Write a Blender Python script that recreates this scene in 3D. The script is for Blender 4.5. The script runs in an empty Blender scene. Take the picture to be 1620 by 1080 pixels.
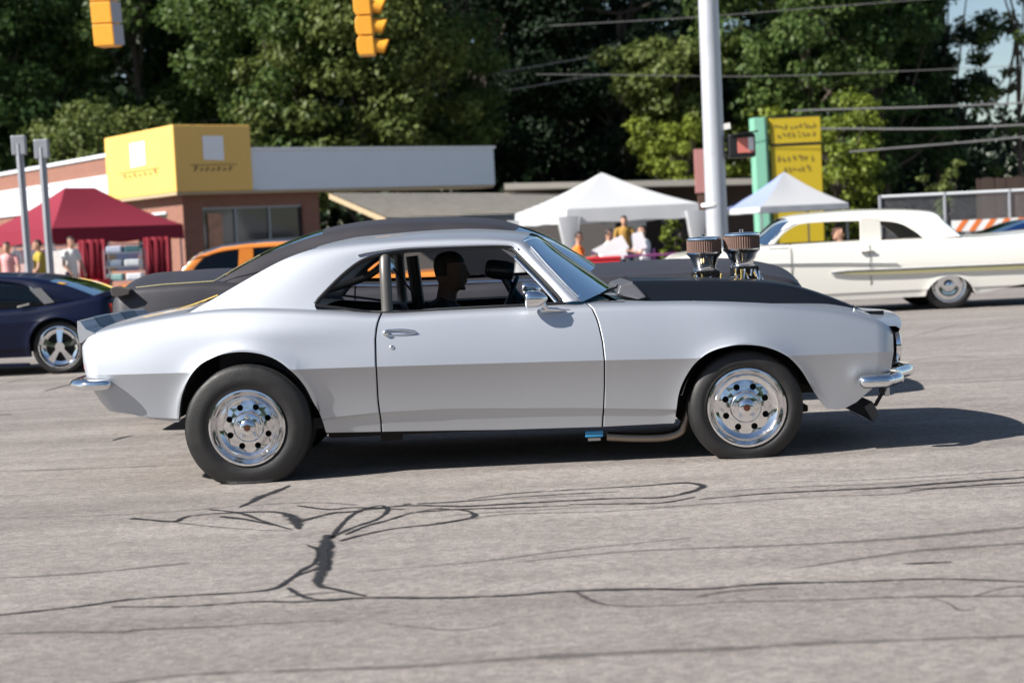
import bpy, bmesh, math, random
import numpy as np
from mathutils import Vector, Matrix
random.seed(7); rng = np.random.default_rng(7)
R = math.radians
scene = bpy.context.scene
COL = scene.collection

# ------------------------------------------------------------------ camera
F_PX = 2592.0                       # focal length in pixels of the 1620 px wide photograph
CAM = np.array((0.0, -9.0, 1.27))
PITCH, ROLL = R(3.53), R(2.75)
fwd = np.array((0, math.cos(PITCH), -math.sin(PITCH)))
r0 = np.array((1.0, 0, 0)); u0 = np.cross(r0, fwd)
rgt = r0*math.cos(ROLL) - u0*math.sin(ROLL)
upv = u0*math.cos(ROLL) + r0*math.sin(ROLL)
cd = bpy.data.cameras.new('camera'); cam = bpy.data.objects.new('camera', cd); COL.objects.link(cam)
cd.sensor_width = 36.0; cd.lens = 36.0*F_PX/1620; cd.clip_start = .1; cd.clip_end = 3000
cam.matrix_world = Matrix(((rgt[0], upv[0], -fwd[0], CAM[0]), (rgt[1], upv[1], -fwd[1], CAM[1]),
                           (rgt[2], upv[2], -fwd[2], CAM[2]), (0, 0, 0, 1)))
cd.dof.use_dof = True; cd.dof.focus_distance = 9.3; cd.dof.aperture_fstop = 2.4
scene.camera = cam
def at(u, v, Y):                    # world point seen at pixel (u, v) on the vertical plane y = Y
    d = fwd + rgt*(u-810)/F_PX + upv*(540-v)/F_PX
    return CAM + d*((Y-CAM[1])/d[1])
def ground(u, v, z=0.0):
    d = fwd + rgt*(u-810)/F_PX + upv*(540-v)/F_PX
    return CAM + d*((z-CAM[2])/d[2])

# ------------------------------------------------------------------ light
LIGHT = Vector((1.15, 0.45, -1.0)).normalized()      # the way the sunlight travels
world = bpy.data.worlds.new('World'); scene.world = world; world.use_nodes = True
nt = world.node_tree; bg = nt.nodes['Background']
sky = nt.nodes.new('ShaderNodeTexSky'); sky.sky_type = 'NISHITA'; sky.sun_disc = False
to_sun = -LIGHT
sky.sun_elevation = math.asin(to_sun.z)
sky.sun_rotation = math.atan2(to_sun.x, to_sun.y)
sky.altitude = 200; sky.air_density = 1.0; sky.dust_density = 0.6; sky.ozone_density = 1.0
nt.links.new(sky.outputs[0], bg.inputs[0]); bg.inputs[1].default_value = 0.052
sd = bpy.data.lights.new('sun', 'SUN'); sd.energy = 5.0; sd.angle = R(0.6); sd.color = (1, .955, .89)
sun = bpy.data.objects.new('sun', sd); COL.objects.link(sun)
sun.rotation_euler = LIGHT.to_track_quat('-Z', 'Y').to_euler(); sun.location = (-20, -10, 25)
vs = scene.view_settings; vs.view_transform = 'Standard'; vs.look = 'None'; vs.gamma = 1; vs.use_curve_mapping = False
vs.exposure = 1.05

# ------------------------------------------------------------------ materials
MATS = {}
def mat(name, col, rough=.5, metal=0, bump=0, bscale=30, var=0, vscale=8, coat=0, spec=.5, aniso=None, emit=0):
    if name in MATS: return MATS[name]
    m = bpy.data.materials.new(name); m.use_nodes = True; n = m.node_tree.nodes; l = m.node_tree.links
    p = n['Principled BSDF']; p.inputs['Base Color'].default_value = (*col, 1)
    p.inputs['Roughness'].default_value = rough; p.inputs['Metallic'].default_value = metal
    p.inputs['Coat Weight'].default_value = coat; p.inputs['Coat Roughness'].default_value = .06
    p.inputs['Specular IOR Level'].default_value = spec
    if emit: p.inputs['Emission Color'].default_value = (*col, 1); p.inputs['Emission Strength'].default_value = emit
    if bump or var:
        tc = n.new('ShaderNodeTexCoord')
    if var:
        t = n.new('ShaderNodeTexNoise'); t.inputs['Scale'].default_value = vscale; t.inputs['Detail'].default_value = 5
        l.new(tc.outputs['Object'], t.inputs['Vector'])
        mx = n.new('ShaderNodeMix'); mx.data_type = 'RGBA'
        mx.inputs[6].default_value = (*[c*(1-var) for c in col], 1); mx.inputs[7].default_value = (*[min(1, c*(1+var)) for c in col], 1)
        l.new(t.outputs['Fac'], mx.inputs[0]); l.new(mx.outputs[2], p.inputs['Base Color'])
        mr = n.new('ShaderNodeMapRange'); mr.inputs[1].default_value = .3; mr.inputs[2].default_value = .7
        mr.inputs[3].default_value = max(0, rough-.08); mr.inputs[4].default_value = min(1, rough+.08)
        l.new(t.outputs['Fac'], mr.inputs[0]); l.new(mr.outputs[0], p.inputs['Roughness'])
    if bump:
        t = n.new('ShaderNodeTexNoise'); t.inputs['Scale'].default_value = bscale; t.inputs['Detail'].default_value = 4
        l.new(tc.outputs['Object'], t.inputs['Vector'])
        b = n.new('ShaderNodeBump'); b.inputs['Strength'].default_value = bump; b.inputs['Distance'].default_value = .01
        l.new(t.outputs['Fac'], b.inputs['Height']); l.new(b.outputs[0], p.inputs['Normal'])
    MATS[name] = m; return m
def glass(name, tint, fac=1.0, ior=1.5, rough=0.0):
    if name in MATS: return MATS[name]
    m = bpy.data.materials.new(name); m.use_nodes = True; n = m.node_tree.nodes; l = m.node_tree.links
    n.remove(n['Principled BSDF']); o = n['Material Output']
    t = n.new('ShaderNodeBsdfTransparent'); t.inputs[0].default_value = (*tint, 1)
    g = n.new('ShaderNodeBsdfGlossy'); g.inputs['Roughness'].default_value = rough; g.inputs[0].default_value = (.80, .93, 1, 1)
    f = n.new('ShaderNodeFresnel'); f.inputs[0].default_value = ior
    mx = n.new('ShaderNodeMixShader'); l.new(f.outputs[0], mx.inputs[0]); l.new(t.outputs[0], mx.inputs[1]); l.new(g.outputs[0], mx.inputs[2])
    l.new(mx.outputs[0], o.inputs[0]); MATS[name] = m; return m

# ------------------------------------------------------------------ object helpers
def tag(o, label=None, cat=None, group=None, kind=None):
    if label: o['label'] = label
    if cat: o['category'] = cat
    if group: o['group'] = group
    if kind: o['kind'] = kind
    return o
def empty(name, loc, label=None, cat=None, group=None):
    o = bpy.data.objects.new(name, None); COL.objects.link(o); o.location = loc; o.empty_display_size = .2
    return tag(o, label, cat, group)
def worldloc(p):
    v = Vector((0, 0, 0))
    while p is not None: v = v + p.location; p = p.parent
    return v
def mesh_obj(name, V, Fc, m=None, parent=None, smooth=None, mats=None, fm=None, local=False):
    """vertices are given in world space (unless local); parents are only ever translated"""
    V = np.asarray(V, dtype=float).reshape(-1, 3)
    off = np.zeros(3) if (parent is None or local) else np.array(worldloc(parent))
    me = bpy.data.meshes.new(name); me.from_pydata((V-off).tolist(), [], [list(map(int, f)) for f in Fc])
    for mm in (mats or ([m] if m else [])): me.materials.append(mm)
    if fm is not None: me.polygons.foreach_set('material_index', np.asarray(fm, dtype=np.int32))
    if smooth is not None:
        me.polygons.foreach_set('use_smooth', np.ones(len(me.polygons), dtype=bool))
        if smooth < 179: me.set_sharp_from_angle(angle=R(smooth))
    me.update()
    o = bpy.data.objects.new(name, me); COL.objects.link(o); o.parent = parent
    return o
def copy_tree(o, parent=None, loc=None):
    c = o.copy(); COL.objects.link(c); c.parent = parent
    if loc is not None: c.location = loc
    for ch in list(o.children): copy_tree(ch, c)
    return c
class MB:
    """collects shapes of one mesh"""
    def __init__(s): s.V = []; s.F = []; s.M = []; s.mi = 0
    def add(s, V, Fc):
        b = len(s.V); s.V += [tuple(map(float, v)) for v in V]; s.F += [tuple(i+b for i in f) for f in Fc]; s.M += [s.mi]*len(Fc); return s
    def box(s, c, d, rz=0, ax=None):
        hx, hy, hz = d[0]/2, d[1]/2, d[2]/2
        V = [(x, y, z) for x in (-hx, hx) for y in (-hy, hy) for z in (-hz, hz)]
        if ax is not None: V = [tuple(Matrix(ax) @ Vector(v)) for v in V]
        elif rz:
            cs, sn = math.cos(rz), math.sin(rz); V = [(x*cs-y*sn, x*sn+y*cs, z) for x, y, z in V]
        V = [(x+c[0], y+c[1], z+c[2]) for x, y, z in V]
        return s.add(V, [(0, 1, 3, 2), (4, 6, 7, 5), (0, 4, 5, 1), (2, 3, 7, 6), (0, 2, 6, 4), (1, 5, 7, 3)])
    def tube(s, pts, r, n=10, cap=True):
        pts = [Vector(p) for p in pts]; k = len(pts); rs = r if hasattr(r, '__len__') else [r]*k
        V = []; Fc = []; prev = None
        for i, p in enumerate(pts):
            t = (pts[min(i+1, k-1)]-pts[max(i-1, 0)]).normalized()
            if prev is None:
                a = Vector((0, 0, 1)) if abs(t.z) < .9 else Vector((0, 1, 0)); u = t.cross(a).normalized()
            else: u = (prev - t*prev.dot(t)).normalized()
            prev = u; w = t.cross(u)
            for j in range(n):
                an = 2*math.pi*j/n; V.append(p+(u*math.cos(an)+w*math.sin(an))*rs[i])
        for i in range(k-1):
            for j in range(n):
                Fc.append((i*n+j, i*n+(j+1) % n, (i+1)*n+(j+1) % n, (i+1)*n+j))
        if cap: Fc += [tuple(range(n))[::-1], tuple((k-1)*n+j for j in range(n))]
        return s.add(V, Fc)
    def lathe(s, prof, c, axis='z', n=24, cap=False):
        V = []; Fc = []; k = len(prof)
        for (r, h) in prof:
            for j in range(n):
                a = 2*math.pi*j/n; x, y = r*math.cos(a), r*math.sin(a)
                V.append({'z': (x, y, h), 'y': (x, h, y), 'x': (h, x, y)}[axis])
        for i in range(k-1):
            for j in range(n): Fc.append((i*n+j, i*n+(j+1) % n, (i+1)*n+(j+1) % n, (i+1)*n+j))
        if cap: Fc += [tuple(range(n))[::-1], tuple((k-1)*n+j for j in range(n))]
        return s.add([(v[0]+c[0], v[1]+c[1], v[2]+c[2]) for v in V], Fc)
    def prism(s, poly, thick, axis=(0, 1, 0)):
        """poly: list of 3D points, extruded by thick along axis"""
        k = len(poly); a = np.array(axis)*thick
        V = [tuple(p) for p in poly]+[tuple(np.array(p)+a) for p in poly]
        Fc = [tuple(range(k)), tuple(range(2*k-1, k-1, -1))]+[(i, i+k, (i+1) % k+k, (i+1) % k) for i in range(k)]
        return s.add(V, Fc)
    def quad(s, a, b, c, d): return s.add([a, b, c, d], [(0, 1, 2, 3)])
    def obj(s, name, m, parent=None, smooth=None, mats=None, bevel=0, local=False):
        o = mesh_obj(name, s.V, s.F, m, parent, smooth, mats, s.M if mats else None, local)
        bm = bmesh.new(); bm.from_mesh(o.data); bmesh.ops.recalc_face_normals(bm, faces=bm.faces)
        if bevel: bmesh.ops.bevel(bm, geom=[e for e in bm.edges if len(e.link_faces) == 2 and e.calc_face_angle(0) > .5], offset=bevel, segments=2, affect='EDGES', profile=.5)
        bm.to_mesh(o.data); bm.free()
        if smooth is not None and smooth < 179: o.data.set_sharp_from_angle(angle=R(smooth))
        return o
def spl(P, n=6, closed=False):      # Catmull-Rom through the points
    P = np.asarray(P, dtype=float); k = len(P); out = []
    for i in range(k if closed else k-1):
        if closed: a, b, c, d = P[(i-1) % k], P[i], P[(i+1) % k], P[(i+2) % k]
        else: a, b, c, d = P[max(i-1, 0)], P[i], P[i+1], P[min(i+2, k-1)]
        for j in range(n):
            t = j/n; out.append(.5*((2*b)+(c-a)*t+(2*a-5*b+4*c-d)*t*t+(3*b-a-3*c+d)*t**3))
    if not closed: out.append(P[-1])
    return np.array(out)
def lerp_tab(T):
    T = np.asarray(T, dtype=float); return lambda x: np.interp(x, T[:, 0], T[:, 1])
def smooth_tab(T, n=8):
    S = spl(T, n); o = np.argsort(S[:, 0], kind='stable'); S = S[o]; return lambda x: np.interp(x, S[:, 0], S[:, 1])
# ------------------------------------------------------------------ ground
def asphalt(name, base, scale=1):
    m = bpy.data.materials.new(name); m.use_nodes = True; n = m.node_tree.nodes; l = m.node_tree.links; p = n['Principled BSDF']
    tc = n.new('ShaderNodeTexCoord'); mp = n.new('ShaderNodeMapping'); l.new(tc.outputs['Object'], mp.inputs[0]); mp.inputs['Scale'].default_value = (scale*.55, scale, scale)
    def noise(sc, det, ro=.6):
        t = n.new('ShaderNodeTexNoise'); t.inputs['Scale'].default_value = sc; t.inputs['Detail'].default_value = det; t.inputs['Roughness'].default_value = ro; l.new(mp.outputs[0], t.inputs[0]); return t
    a, b, c = noise(.35, 5), noise(150, 3, .8), noise(5, 6, .7)
    v = n.new('ShaderNodeTexVoronoi'); v.inputs['Scale'].default_value = 62; l.new(mp.outputs[0], v.inputs[0])
    def ramp(src, p0, p1, c0, c1):
        r = n.new('ShaderNodeValToRGB'); r.color_ramp.elements[0].position = p0; r.color_ramp.elements[1].position = p1
        r.color_ramp.elements[0].color = (*c0, 1); r.color_ramp.elements[1].color = (*c1, 1); l.new(src, r.inputs[0]); return r
    def mul(x, y):
        q = n.new('ShaderNodeMix'); q.data_type = 'RGBA'; q.blend_type = 'MULTIPLY'; q.inputs[0].default_value = 1; l.new(x, q.inputs[6]); l.new(y, q.inputs[7]); return q.outputs[2]
    r1 = ramp(a.outputs['Fac'], .35, .65, [x*.88 for x in base], [x*1.08 for x in base])
    r2 = ramp(b.outputs['Fac'], .30, .72, (.42, .42, .42), (1.4, 1.38, 1.36))
    r3 = ramp(c.outputs['Fac'], .3, .7, (.86, .85, .84), (1.10, 1.10, 1.10))
    r4 = ramp(v.outputs['Color'], .0, 1, (.68, .68, .69), (1.26, 1.24, 1.23))
    # worn streaks along the lanes
    ms = n.new('ShaderNodeMapping'); ms.inputs['Scale'].default_value = (.12, 2.2, 1); l.new(tc.outputs['Object'], ms.inputs[0])
    t5 = n.new('ShaderNodeTexNoise'); t5.inputs['Scale'].default_value = 1; t5.inputs['Detail'].default_value = 4; l.new(ms.outputs[0], t5.inputs[0])
    r5 = ramp(t5.outputs['Fac'], .33, .62, (.80, .79, .79), (1.06, 1.06, 1.06))
    col = mul(mul(mul(mul(r1.outputs[0], r2.outputs[0]), r3.outputs[0]), r4.outputs[0]), r5.outputs[0])
    l.new(col, p.inputs['Base Color']); p.inputs['Roughness'].default_value = .88; p.inputs['Specular IOR Level'].default_value = .3
    bp = n.new('ShaderNodeBump'); bp.inputs['Strength'].default_value = .55; bp.inputs['Distance'].default_value = .006; l.new(b.outputs['Fac'], bp.inputs['Height']); l.new(bp.outputs[0], p.inputs['Normal'])
    return m
def soft_mat(name, col, opac, nsc=9, edge=.5):
    """tar and rubber laid on the road: opacity frays towards the edges of the strip"""
    m = bpy.data.materials.new(name); m.use_nodes = True; n = m.node_tree.nodes; l = m.node_tree.links; p = n['Principled BSDF']
    p.inputs['Base Color'].default_value = (*col, 1); p.inputs['Roughness'].default_value = .8; p.inputs['Specular IOR Level'].default_value = .2
    uv = n.new('ShaderNodeUVMap'); sx = n.new('ShaderNodeSeparateXYZ'); l.new(uv.outputs[0], sx.inputs[0])
    def mth(op, a, b=None):
        q = n.new('ShaderNodeMath'); q.operation = op
        for i, x in enumerate((a, b)):
            if x is None: continue
            if isinstance(x, (int, float)): q.inputs[i].default_value = x
            else: l.new(x, q.inputs[i])
        return q.outputs[0]
    d = mth('MULTIPLY', mth('ABSOLUTE', mth('SUBTRACT', sx.outputs[1], .5)), 2)
    tc = n.new('ShaderNodeTexCoord'); t = n.new('ShaderNodeTexNoise'); t.inputs['Scale'].default_value = nsc; t.inputs['Detail'].default_value = 6; t.inputs['Roughness'].default_value = .7; l.new(tc.outputs['Object'], t.inputs[0])
    e = mth('ADD', d, mth('MULTIPLY', mth('SUBTRACT', t.outputs['Fac'], .5), 1.6))
    mr = n.new('ShaderNodeMapRange'); mr.interpolation_type = 'SMOOTHSTEP'; mr.inputs[1].default_value = 1.0-edge*.3; mr.inputs[2].default_value = .35-edge*.3; mr.inputs[3].default_value = 0; mr.inputs[4].default_value = opac; l.new(e, mr.inputs[0])
    edge_cut = mth('LESS_THAN', d, .995); l.new(mth('MULTIPLY', mr.outputs[0], edge_cut), p.inputs['Alpha'])
    return m
m_road = asphalt('asphalt', (.262, .243, .228)); m_lot = asphalt('lot_asphalt', (.20, .19, .18), .8)
def sheet(name, x0, x1, y0, y1, z, m, nx=1, ny=1):
    V = [(x0+(x1-x0)*i/nx, y0+(y1-y0)*j/ny, z) for i in range(nx+1) for j in range(ny+1)]
    return mesh_obj(name, V, [(i*(ny+1)+j, (i+1)*(ny+1)+j, (i+1)*(ny+1)+j+1, i*(ny+1)+j+1) for i in range(nx) for j in range(ny)], m)
gr = sheet('ground', -600, 600, -600, 900, -.02, mat('dry_ground', (.19, .18, .15), .95, var=.3, vscale=.3, bump=.3, bscale=5)); tag(gr, kind='structure')
ROAD = sheet('road', -300, 300, -40, 23.0, 0, m_road); tag(ROAD, kind='structure')
lot = sheet('parking_lot', -120, 120, 25.4, 60, .10, m_lot); tag(lot, kind='structure')
m = MB(); m.box((0, 24.2, .04), (600, 2.4, .16)); sw = m.obj('sidewalk', mat('concrete', (.36, .34, .31), .85, bump=.3, bscale=40, var=.12, vscale=2)); tag(sw, kind='structure')
m = MB(); m.box((0, 22.92, .05), (600, .16, .17)); kb = m.obj('kerb', mat('kerb_concrete', (.42, .40, .37), .85, bump=.3, bscale=40, var=.15, vscale=3), bevel=.02); tag(kb, kind='structure')

def road_strip(name, pxs, wpx, m, z=.004, jitter=.1, n=7):
    P = spl([ground(u, v)[:2] for u, v in pxs], n); k = len(P); V = []; uvs = []; L = 0; jit = [random.uniform(-1, 1) for _ in range(k//4+2)]
    for i in range(k):
        t = P[min(i+1, k-1)]-P[max(i-1, 0)]; t = t/(np.linalg.norm(t)+1e-9); nn = np.array((-t[1], t[0]))
        if i: L += np.linalg.norm(P[i]-P[i-1])
        f = i/(k-1); w = np.interp(f*(len(wpx)-1), range(len(wpx)), wpx)/300*(1+jitter*np.interp(i/4, range(len(jit)), jit))
        # widths are given as pixels across the strip near the car
        for s_ in (-1, 1): q = P[i]+nn*w*s_; V.append((q[0], q[1], z)); uvs.append((L, .5+.5*s_))
    Fc = [(2*i, 2*i+2, 2*i+3, 2*i+1) for i in range(k-1)]
    o = mesh_obj(name, V, Fc, m, ROAD); me = o.data; uvl = me.uv_layers.new(name='UVMap')
    for poly in me.polygons:
        for li in poly.loop_indices: uvl.data[li].uv = uvs[me.loops[li].vertex_index]
    return o
tar = soft_mat('tar_seal', (.017, .018, .022), .95, 11, .7); faint = soft_mat('tyre_mark', (.06, .057, .058), .38, 4, .9); hair = soft_mat('crack_fill', (.05, .045, .045), .6, 16, .8)
cracks = [
 ([(-20, 821), (75, 818), (200, 814), (325, 805), (400, 799), (500, 795), (565, 799)], [3, 4, 5, 6, 6, 6], hair),
 ([(565, 806), (650, 800), (735, 801), (810, 797), (960, 789), (1055, 786), (1110, 771), (1085, 764), (1010, 769), (885, 776), (810, 781), (740, 790)], [5, 10, 11, 9, 8, 14, 16, 9, 6, 6, 5], tar),
 ([(1105, 790), (1210, 781), (1310, 776), (1410, 771), (1510, 763), (1640, 754)], [4, 9, 10, 11, 15, 12], tar),
 ([(1020, 803), (1160, 795), (1285, 786), (1410, 782), (1485, 770)], [5, 6, 5, 6, 4], hair),
 ([(1410, 772), (1500, 772), (1640, 767)], [3, 6, 7], hair), ([(1200, 764), (1400, 758), (1640, 742)], [2, 5, 6], hair),
 ([(458, 768), (440, 776), (415, 785), (398, 794), (378, 803)], [8, 13, 20, 12, 4], tar),
 ([(208, 820), (232, 822), (275, 825), (297, 817), (350, 812), (435, 810), (465, 821), (473, 837)], [16, 9, 14, 9, 7, 10, 24, 8], tar),
 ([(275, 826), (325, 832), (400, 838), (465, 840)], [8, 5, 5, 3], hair), ([(348, 817), (390, 822), (432, 831)], [14, 11, 4], tar),
 ([(470, 826), (525, 812), (550, 810), (610, 803), (650, 797)], [10, 12, 9, 7, 10], tar),
 ([(522, 852), (545, 825), (565, 810), (600, 800), (613, 807), (597, 821), (557, 835), (522, 851)], [10, 8, 9, 9, 10, 8, 8, 10], tar),
 ([(538, 856), (570, 847), (625, 836), (690, 829), (748, 818), (737, 808), (690, 805)], [8, 9, 6, 10, 12, 8, 4], tar),
 ([(690, 828), (750, 820), (810, 813), (960, 809), (1110, 799)], [10, 7, 6, 6, 4], hair), ([(640, 812), (720, 806), (810, 803), (900, 800)], [4, 7, 7, 4], tar), ([(810, 790), (880, 786), (960, 783)], [3, 6, 3], hair),
 ([(518, 846), (512, 872), (510, 900), (503, 925), (530, 932), (578, 943)], [14, 19, 18, 13, 9, 6], tar), ([(522, 858), (518, 880), (516, 902)], [12, 17, 10], tar),
 ([(504, 899), (466, 912), (437, 930), (390, 937), (300, 942), (200, 949), (120, 960), (-20, 975)], [8, 10, 9, 7, 6, 7, 8, 6], tar),
 ([(175, 960), (300, 959), (400, 952), (475, 952), (575, 946), (700, 946), (810, 942), (885, 936), (1010, 932), (1110, 932), (1210, 924), (1360, 920), (1485, 916), (1640, 921)], [3, 5, 6, 8, 9, 8, 8, 10, 7, 9, 5, 5, 4], tar),
 ([(910, 936), (940, 952), (985, 959), (1085, 957), (1160, 952), (1310, 949), (1460, 944), (1640, 943)], [7, 9, 5, 4, 5, 5, 9, 8], hair),
 ([(-20, 1003), (100, 1000), (190, 1000), (225, 996), (350, 991), (450, 985), (570, 981)], [5, 6, 9, 8, 5, 4, 3], hair), ([(450, 945), (490, 940), (540, 936)], [6, 9, 3], hair),
 ([(600, 985), (720, 997), (800, 985)], [2, 4, 2], hair), ([(330, 806), (380, 812), (420, 826), (462, 838)], [5, 9, 8, 4], tar), ([(470, 800), (520, 806), (560, 803), (640, 806)], [6, 9, 8, 5], tar), ([(546, 846), (580, 832), (610, 824), (650, 812), (700, 803)], [5, 8, 7, 7, 4], tar),
 ([(485, 862), (505, 872), (498, 890), (478, 902), (462, 915)], [4, 9, 7, 9, 4], tar), ([(455, 930), (480, 944), (520, 950), (560, 946)], [6, 9, 7, 4], tar), ([(660, 797), (720, 794), (800, 788), (890, 782), (980, 778)], [5, 9, 6, 7, 4], tar), ([(900, 798), (980, 797), (1050, 795), (1100, 786)], [4, 9, 8, 4], tar), ([(700, 817), (770, 811), (850, 807), (940, 801)], [4, 7, 6, 3], hair),
 ([(1130, 778), (1250, 771), (1400, 765), (1520, 756)], [3, 6, 7, 4], hair), ([(1440, 776), (1540, 768), (1640, 762)], [4, 10, 8], tar), ([(1100, 945), (1150, 936), (1230, 930)], [4, 8, 3], hair), ([(1428, 892), (1465, 891), (1505, 889)], [3, 9, 3], tar), ([(1475, 946), (1500, 955), (1520, 966), (1545, 960)], [3, 4, 4, 2], hair), ([(1540, 944), (1580, 932), (1640, 925)], [3, 5, 4], hair),
 ([(150, 1085), (300, 1067), (450, 1061), (650, 1054), (810, 1042), (935, 1035), (1160, 1025), (1310, 1017), (1640, 1005)], [10, 16, 20, 18, 20, 22, 22, 18, 16], faint),
 ([(810, 890), (1000, 872), (1250, 862), (1450, 850), (1640, 832)], [8, 14, 18, 22, 22], faint), ([(560, 905), (760, 888), (900, 870), (1100, 850)], [6, 12, 12, 6], faint), ([(1250, 900), (1450, 872), (1640, 858)], [8, 18, 20], faint),
 ([(0, 915), (150, 905), (300, 890)], [10, 20, 10], faint), ([(0, 745), (120, 742), (300, 735)], [8, 16, 10], faint),
 ([(1440, 533), (1468, 526), (1515, 514), (1570, 511), (1640, 508)], [5, 14, 16, 14, 12], faint), ([(1425, 545), (1502, 535), (1560, 526), (1640, 513)], [4, 7, 7, 7], hair), ([(1460, 607), (1540, 604), (1640, 599)], [6, 9, 9], hair), ([(1440, 572), (1502, 563), (1557, 566), (1640, 560)], [6, 16, 16, 10], faint),
 ([(-10, 612), (57, 596), (120, 590)], [5, 9, 5], hair), ([(70, 619), (100, 611), (135, 603)], [6, 13, 7], tar), ([(178, 697), (195, 692), (212, 689)], [4, 14, 5], tar), ([(275, 688), (296, 686)], [8, 10], tar), ([(-10, 658), (8, 656), (18, 656)], [8, 14, 4], tar)]
for P, wd, m_ in cracks: road_strip('tyre_streak' if m_ is faint else ('crack' if m_ is hair else 'tar_seam'), P, [w*.78 for w in wd], m_, z=.003+.0002*random.random() if m_ is not faint else .0016)
# ------------------------------------------------------------------ car materials
silver = mat('silver_paint', (.505, .53, .572), .53, .95, coat=.5)
satin_black = mat('black_paint', (.006, .008, .012), .38, coat=.1, spec=.3)
dark_grey = mat('flat_grey_paint', (.040, .038, .044), .45, .3, var=.06, vscale=2)
navy = mat('navy_paint', (.0015, .004, .02), .35, .0, coat=.2, spec=.2)
cream = mat('cream_paint', (.74, .72, .66), .25, coat=.8)
orange_p = mat('orange_paint', (.62, .2, .03), .28, coat=.8)
blue_p = mat('blue_paint', (.03, .12, .42), .25, coat=.8)
chrome = mat('chrome', (.82, .84, .87), .07, 1, var=.03, vscale=12)
alu = mat('polished_aluminium', (.80, .80, .81), .13, 1, var=.05, vscale=25)
steel = mat('brushed_steel', (.42, .41, .40), .38, 1)
rubber = mat('tyre_rubber', (.010, .0097, .010), .55, bump=.15, bscale=120, var=.2, vscale=14)
tread_m = mat('tyre_tread', (.02, .02, .02), .8)
blackm = mat('black_trim', (.008, .008, .009), .45)
gap_m = mat('panel_gap', (.006, .006, .007), .9)
dark_in = mat('dark_interior', (.014, .014, .016), .7, bump=.1, bscale=80)
under_m = mat('underbody', (.015, .014, .013), .85)
bar_m = mat('roll_bar_paint', (.10, .095, .09), .38, .3, bump=.12, bscale=200)
filt_m = mat('filter_gauze', (.13, .075, .058), .8, bump=.3, bscale=300)
brass_m = mat('brass', (.6, .42, .15), .3, 1)
shield = glass('windscreen_glass', (.12, .38, .46), ior=1.3)
tinted = glass('tinted_glass', (.07, .08, .09), ior=1.5)
clear_g = glass('clear_glass', (.75, .8, .8), ior=1.5)
red_lens = mat('red_lens', (.35, .01, .01), .15)
lens_w = mat('lamp_glass', (.55, .57, .6), .08, .6)
gold_trim = mat('gold_trim', (.30, .275, .15), .4, .0)

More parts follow.
